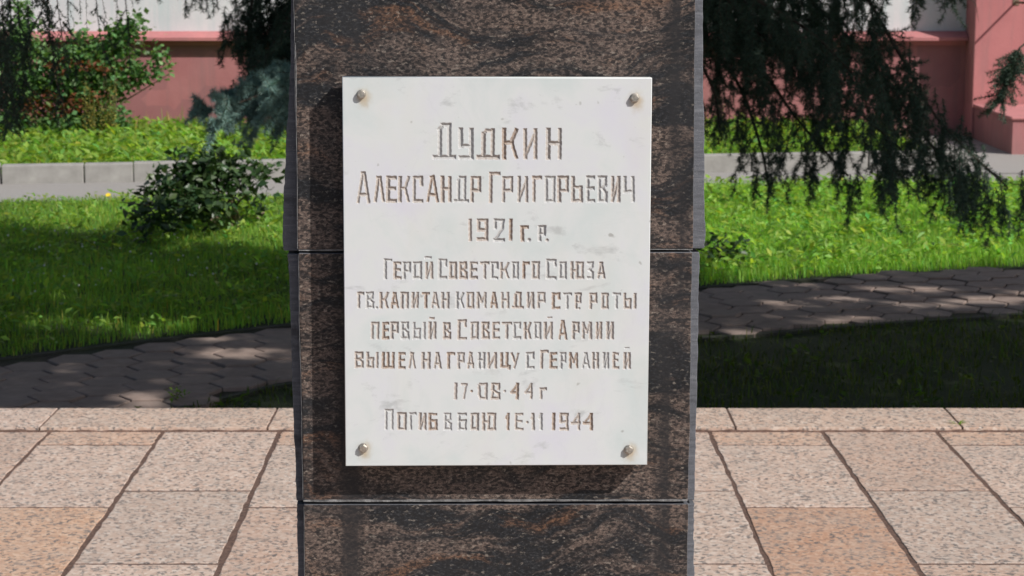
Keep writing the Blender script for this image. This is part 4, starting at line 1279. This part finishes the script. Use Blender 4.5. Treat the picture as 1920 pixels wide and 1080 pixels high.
# left and centre lawn beyond the path
p = scatter(230000, -4.2, 4.2, 8.4, 15.7)
uy = upv(p[:, 0]); rde = np.array([lin(rd0, a) for a in p[:, 0]])
p = p[(p[:, 1] > uy + 0.05 + 0.07 * rng.random(len(p))) & (p[:, 1] < rde - 0.02)]
hidden = (p[:, 0] > -0.85 * p[:, 1] / 10) & (p[:, 0] < 0.72 * p[:, 1] / 10) & (rng.random(len(p)) < 0.7)
p = p[~hidden]
pl = p[p[:, 0] < 0.3]; pr = p[p[:, 0] >= 0.3]
hl = rng.gamma(6, 0.0062, len(pl)) + 0.015
hl[pl[:, 1] > 13.4] *= 0.8
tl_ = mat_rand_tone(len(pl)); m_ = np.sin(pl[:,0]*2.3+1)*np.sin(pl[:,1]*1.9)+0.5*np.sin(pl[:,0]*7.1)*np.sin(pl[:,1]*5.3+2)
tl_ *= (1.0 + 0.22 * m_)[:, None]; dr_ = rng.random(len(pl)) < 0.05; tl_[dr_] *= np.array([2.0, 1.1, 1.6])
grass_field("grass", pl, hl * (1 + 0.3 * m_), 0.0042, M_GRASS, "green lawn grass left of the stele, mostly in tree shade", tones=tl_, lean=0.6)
hr = rng.gamma(6, 0.0085, len(pr)) + 0.02
grass_field("grass", pr, hr, 0.0048, M_GRASS, "bright sunlit lawn grass right of the stele", lean=0.6, tones=mat_rand_tone(len(pr), 0.85, 1.7))  # sunlight also put into the blades by lighter tones
# sparse grass between the plaza and the path, shade put into its dark tones
p = scatter(26000, -2.3, 3.2, 7.26, 10.4)
p = p[(p[:, 1] < lov(p[:, 0]) - 0.02)]
nz = np.sin(p[:, 0] * 3.1 + 1) * np.sin(p[:, 1] * 4.3) + rng.normal(0, .5, len(p)); p = p[nz > -0.55]
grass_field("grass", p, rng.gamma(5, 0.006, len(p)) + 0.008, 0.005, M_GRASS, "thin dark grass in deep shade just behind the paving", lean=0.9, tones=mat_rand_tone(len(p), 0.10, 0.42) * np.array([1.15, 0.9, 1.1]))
# grass between kerb and building
p = scatter(42000, -6, 3.6, 15.9, 20.15)
rk = np.array([lin(rd1, a) for a in p[:, 0]]); p = p[p[:, 1] > rk + 0.17]
tt = mat_rand_tone(len(p)); dry = rng.random(len(p)) < 0.16; tt[dry] = tt[dry] * np.array([2.1, 1.05, 1.3])
hh = rng.gamma(5, 0.016, len(p)) + 0.03; hh = hh * (0.75 + 0.5 * np.clip((p[:, 1] - 17) / 3, 0, 1))
grass_field("grass", p, hh, 0.009, M_GRASS, "rough sunny grass between the kerb and the pink wall", tones=tt, z=GZ + 0.03)

# weeds: broad leaves in rosettes
def rosettes(name, pts, nleaf, size, mat, label, h=0.05, z=GZ, tones=(0.7, 1.4)):
    n = len(pts); k = nleaf
    C = np.repeat(np.stack([pts[:, 0], pts[:, 1], np.full(n, z + 0.01)], 1), k, axis=0)
    an = rng.uniform(0, 2*np.pi, n*k); el = rng.uniform(0.25, 1.1, n*k)
    d = np.stack([np.cos(an)*np.cos(el), np.sin(an)*np.cos(el), np.sin(el)], 1)
    C = C + d * 0.02 + np.stack([rng.normal(0, .02, n*k), rng.normal(0, .02, n*k), rng.uniform(0, h, n*k)], 1)
    V, Fc = leaves_arrays(C, rng.uniform(0.5, 1.2, n*k) * size, aspect=0.45, dirs=d * 3, up_bias=1.2)
    o = np_mesh(name, V, Fc, mat, None, np.repeat(mat_rand_tone(n*k, *tones), 4, axis=0))
    return tag(o, label, kind="stuff")
p = scatter(2600, 0.6, 4.2, 10.8, 15.6); p = p[p[:, 1] > upv(p[:, 0]) + 0.15]
p = p[p[:, 1] < np.array([lin(rd0, a) for a in p[:, 0]]) - .1]
rosettes("broadleaf_weeds", p[:1100], 7, 0.060, M_WEED, "broad leaved weeds growing through the sunny right lawn", h=0.08, tones=(0.8, 1.7))  # lighter leaf tones carry part of the sunlight
p = scatter(1100, -4.2, 0, 9.0, 15.2); p = p[p[:, 1] > upv(p[:, 0]) + 0.12]
p = p[p[:, 1] < np.array([lin(rd0, a) for a in p[:, 0]]) - .1]
rosettes("broadleaf_weeds", p, 6, 0.055, M_WEED, "small broad leaved weeds in the left lawn", h=0.05)
p = scatter(2200, -5.5, 3.4, 16.2, 20.1)
p = p[p[:, 1] > np.array([lin(rd1, a) for a in p[:, 0]]) + .2]
rosettes("broadleaf_weeds", p, 7, 0.10, M_WEED, "leafy weeds along the foot of the pink wall", h=0.12, z=GZ + .03, tones=(0.6, 1.4))
p = scatter(160, -2.3, 3.0, 7.4, 9.8); p = p[p[:, 1] < lov(p[:, 0]) - 0.05]
rosettes("broadleaf_weeds", p, 5, 0.045, M_WEED, "scattered small weeds in the shaded strip behind the paving", h=0.02, tones=(0.12, 0.5))  # dark leaf tones stand in for part of the shade
# white clover heads in the left lawn
p = scatter(90, -3.6, -1.0, 10.2, 12.6); p = p[p[:, 1] > upv(p[:, 0]) + 0.3]
V, Fc = [], []
for x_, y_ in p:
    b = len(V); c = Vector((x_, y_, GZ + random.uniform(.06, .11))); r = random.uniform(.004, .0075)
    V += [c + Vector(q) * r for q in ((1,0,0),(-1,0,0),(0,1,0),(0,-1,0),(0,0,1),(0,0,-1))]
    Fc += [(b, b+2, b+4), (b+2, b+1, b+4), (b+1, b+3, b+4), (b+3, b, b+4), (b+2, b, b+5), (b+1, b+2, b+5), (b+3, b+1, b+5), (b, b+3, b+5)]
tag(mesh_obj("clover_flowers", V, Fc, M_WHT), "tiny white clover heads dotted over the shaded left lawn", kind="stuff")

# ------------------------------------------------------------------ shrubs and single plants
def shrub(name, root_loc, blobs, nleaf, size, mat, label, cat, stems=9, aspect=0.6, tones=(0.55, 1.4), fol="foliage", sr=1.0):
    root = tag(empty(name, root_loc), label, cat)
    rl = Vector(root_loc)
    tot = sum(b[3] for b in blobs)
    C = []
    for cx, cy, cz, wgt, rx, ry, rz in blobs:
        n = int(nleaf * wgt / tot)
        # leaves gathered in small clusters along shoots
        m = max(3, n // 9)
        cc = rng.normal(0, 1, (m, 3)); cc /= np.linalg.norm(cc, axis=1)[:, None]; cc *= rng.random((m, 1)) ** 0.4
        cc = cc * np.array([rx, ry, rz]) + np.array([cx, cy, cz])
        q = np.repeat(cc, 9, axis=0) + rng.normal(0, size * 0.75, (m * 9, 3)); C.append(q)
    C = np.vstack(C); C = C[C[:, 2] > rl.z + 0.02] - np.array(root_loc)
    n = len(C)
    leaf_cloud(fol, C, rng.uniform(0.55, 1.25, n) * size, mat, root, mat_rand_tone(n, *tones, 0.12), aspect=aspect, up_bias=0.5)
    V, Fc = [], []
    for k in range(stems):
        e = Vector(C[rng.integers(0, n)]); s0 = Vector((random.gauss(0, .06), random.gauss(0, .04), 0)) * sr
        mid = s0.lerp(e, .5) + Vector((random.gauss(0, .03), 0, .05)) * sr
        tube_arrays([s0, mid, e], [.011 * sr, .008 * sr, .003 * sr], 5, V, Fc)
    mesh_obj("stems", V, Fc, M_TWIG, root)
    return root
def blob(px, py, Y, rpx, rpy, w=1.0, ry=0.15):
    c = vp(px, py, Y); s = Y / F
    return (c.x, c.y, c.z, w, rpx * s, ry, rpy * s)
bx, by = gp(425, 428, GZ)
shrub("shrub", (bx, by, GZ), [blob(375,335,12.9,60,36,3.6), blob(315,365,12.7,42,16,.8), blob(285,372,12.7,16,10,.25), blob(300,330,12.7,22,6,.15), blob(430,325,12.9,60,34,1.8), blob(495,335,13.0,36,34,.5), blob(470,370,13.0,40,16,.35), blob(365,390,12.6,70,20,2.4), blob(295,408,12.4,50,12,1.2), blob(355,295,12.9,14,16,.4), blob(400,300,12.9,22,12,.4)],
      2000, 0.068, M_DARK, "dark glossy leaved shrub on the left lawn, below the blue spruce bough", "shrub", stems=16, tones=(0.6, 1.7))
x_, y_ = gp(455, 425, GZ)
shrub("leafy_plant", (x_, y_, GZ), [blob(420,412,y_,36,12,1,.08), blob(480,405,y_,30,14,1,.08), blob(510,412,y_,22,10,.6,.08)], 260, 0.07, M_WEED, "bright low leafy plant in the sun at the foot of the dark shrub", "plant", stems=5, aspect=.5)
# small dark plant on the right lawn by the stele, and one on the path
x_, y_ = gp(1350, 500, GZ)
shrub("small_plant", (x_, y_, GZ), [blob(1345,468,y_,34,24,1,0.08), blob(1385,482,y_,30,12,.6,0.08)], 170, 0.055, M_DARK, "small dark leaved plant on the lawn beside the stele's right edge", "plant", stems=5, sr=0.4)
x_, y_ = gp(330, 755, GZ)
shrub("seedling", (x_, y_, GZ), [blob(330,738,y_,13,14,1,0.03)], 60, 0.02, M_WEED, "tiny weed seedling growing from a joint of the shaded hexagon path", "plant", stems=4, tones=(.4,.9), sr=0.15)
# tangle of climbing leaves against the pink wall
wy = 19.4
x_, y_ = gp(120, 272, GZ)
shrub("climbing_shrub", (x_, wy, GZ + .03), [blob(30,150,wy,50,95,5,.25), blob(100,170,wy,60,80,5,.25), blob(180,180,wy,55,70,5,.25), blob(225,120,wy,40,60,2.5,.2), blob(40,60,wy,30,60,2,.2),
      blob(150,110,wy,50,50,3,.2), blob(225,70,wy,26,26,1,.15), blob(255,48,wy,18,12,.4,.1), blob(300,120,wy,16,26,.55,.08), blob(262,140,wy,30,14,.4,.1), blob(120,240,wy-.2,110,24,3,.25), blob(210,235,wy-.2,40,24,1.2,.2), blob(20,230,wy-.2,40,34,1.5,.25)],
      9500, 0.062, M_VINE, "tangle of green climbing leaves covering the left end of the pink wall", "climber", stems=40, aspect=0.8, tones=(0.45, 1.5))
# russet leaves caught in the tangle
rb = tag(empty("russet_shrub", (x_ + .3, wy, GZ + .03)), "rust red leaved shoots showing through the green climbing leaves", "shrub")
C = []
for a, b, rx, ry, n in [(60,205,26,16,80),(110,210,30,14,70),(105,125,14,10,24),(150,122,26,8,40),(195,130,24,7,36),(80,180,26,8,30),(140,190,24,18,46),(5,155,6,6,10),(185,180,10,16,20)]:
    for _ in range(n):
        C.append(vp(a + random.gauss(0, rx*.6), b + random.gauss(0, ry*.6), wy - .22 + random.uniform(-.1, .05)) - Vector((x_ + .3, wy, GZ + .03)))
C = np.array([list(c) for c in C])
leaf_cloud("foliage", C, rng.uniform(.03, .07, len(C)), M_RED, rb, mat_rand_tone(len(C), .5, 1.3, .1), aspect=.6)
V, Fc = [], []
for k in range(14):
    e = Vector(C[rng.integers(0, len(C))]); tube_arrays([(e.x*.8, 0, 0), e], [.008, .003], 5, V, Fc)
mesh_obj("stems", V, Fc, M_TWIG, rb)
# dock with yellow green seed spikes
spikes = [(160,150,240),(168,165,245),(176,172,240),(190,190,245),(206,158,240),(214,150,236),(212,185,245),(172,200,248),(200,205,246)]
for i, grp in enumerate([spikes[:4], spikes[4:]]):
    gx, _ = gp(grp[0][0], 262, GZ); wyd = wy - .42
    dk = tag(empty("dock_plant", (gx, wyd, GZ + .03)), ["dock plant with tall yellow green seed spikes, left one of the pair by the wall", "dock plant with tall yellow green seed spikes, right one of the pair by the wall"][i], "weed")
    V, Fc = [], []
    for a, t0, t1 in grp:
        C = []
        tp_ = vp(a, t0, wyd) - Vector((gx, wyd, GZ + .03)); bt = vp(a, t1, wyd) - Vector((gx, wyd, GZ + .03)); bt.z = 0
        tube_arrays([bt, tp_], [.005, .002], 5, V, Fc)
        for _ in range(120):
            u = random.random() ** .8; c = tp_.lerp(bt, u * .75); C.append([c.x + random.gauss(0, .014), c.y + random.gauss(0, .014), c.z])
        C = np.array(C); leaf_cloud("seed_spike", C, rng.uniform(.010, .022, len(C)), M_DOCK, dk, mat_rand_tone(len(C), .6, 1.4, .1), aspect=.8)["kind"] = "stuff"
    mesh_obj("stems", V, Fc, M_STEM, dk)
# dandelion
x_, y_ = gp(203, 385, GZ)
dd = tag(empty("dandelion", (x_, y_, GZ)), "single yellow dandelion at the edge of the left lawn by the asphalt", "flower")
c = vp(203, 366, y_) - Vector((x_, y_, GZ))
tv, tf = tube_arrays([(0, 0, 0), c], [.002, .0015], 5); mesh_obj("stem", tv, tf, M_STEM, dd)
V, Fc = [c + Vector((0, 0, .006))], []
for k in range(14):
    an = 2*math.pi*k/14; rr = .021 if k % 2 else .016; V.append(c + Vector((rr*math.cos(an), rr*math.sin(an)*.8 - .006, .010*math.sin(an*1)+.004)))
for k in range(14): Fc.append((0, 1 + k, 1 + (k + 1) % 14))
mesh_obj("flower_head", V, Fc, M_YEL, dd)

# litter: dry leaves and a blade of grass in the slab joints
lit = [(145,806,"dry leaf fragment in the kerb joint near the left edge of the paving"),(390,803,"pale dry leaf fragment in the kerb joint, midway between the left edge and the stele"),(480,804,"dry leaf fragment in the kerb joint just left of the stele"),
       (1400,803,"dry leaf fragment in the kerb joint just right of the stele"),(1690,802,"dry leaf fragment in the kerb joint, near the grass tuft at the right")]
me = None
for k, (a, b, lab_) in enumerate(lit):
    x_, y_ = gp(a, b + 2)
    n = 5
    if me is None:
        me = bpy.data.meshes.new("dry_leaf")
        me.from_pydata([(-.012,0,0),(-.003,.005,.003),(.006,.004,.002),(.013,0,.001),(.004,-.005,.003),(-.005,-.004,.001)], [], [(0,5,4,1),(1,4,3,2)]); me.materials.append(M_TWIG)
    o = bpy.data.objects.new("dry_leaf", me); link(o); o.location = (x_, y_, 0.002); o.rotation_euler = (R(random.uniform(-12, 12)), R(random.uniform(-8, 8)), random.uniform(0, 6)); o.scale = [random.uniform(.6, 1.1)] * 3
    tag(o, lab_, "leaf", "dry leaf fragments along the kerb joint")
x_, y_ = gp(1797, 803)
cr = tag(empty("grass_tuft", (x_, y_, 0)), "small green grass tuft sprouting from the kerb slab joint at right", "grass tuft")
V, Fc = [], []
for k in range(9):
    an = random.uniform(0, 6.28); l = random.uniform(.02, .055); d = Vector((math.cos(an), math.sin(an), random.uniform(.1, .5))).normalized()
    s = d.cross(Vector((0, 0, 1))).normalized() * .0022; b = len(V)
    V += [-s, s, d * l * .6 + s + Vector((0,0,.005)), d * l * .6 - s + Vector((0,0,.005)), d * l]; Fc += [(b, b+1, b+2, b+3), (b+3, b+2, b+4)]
bl_ = mesh_obj("blades", V, Fc, M_WEED, cr); bl_.location.z = 0.012
ca_ = bl_.data.color_attributes.new("tone", 'FLOAT_COLOR', 'POINT')
for d_ in ca_.data: d_.color = (1, 1, 1, 1)
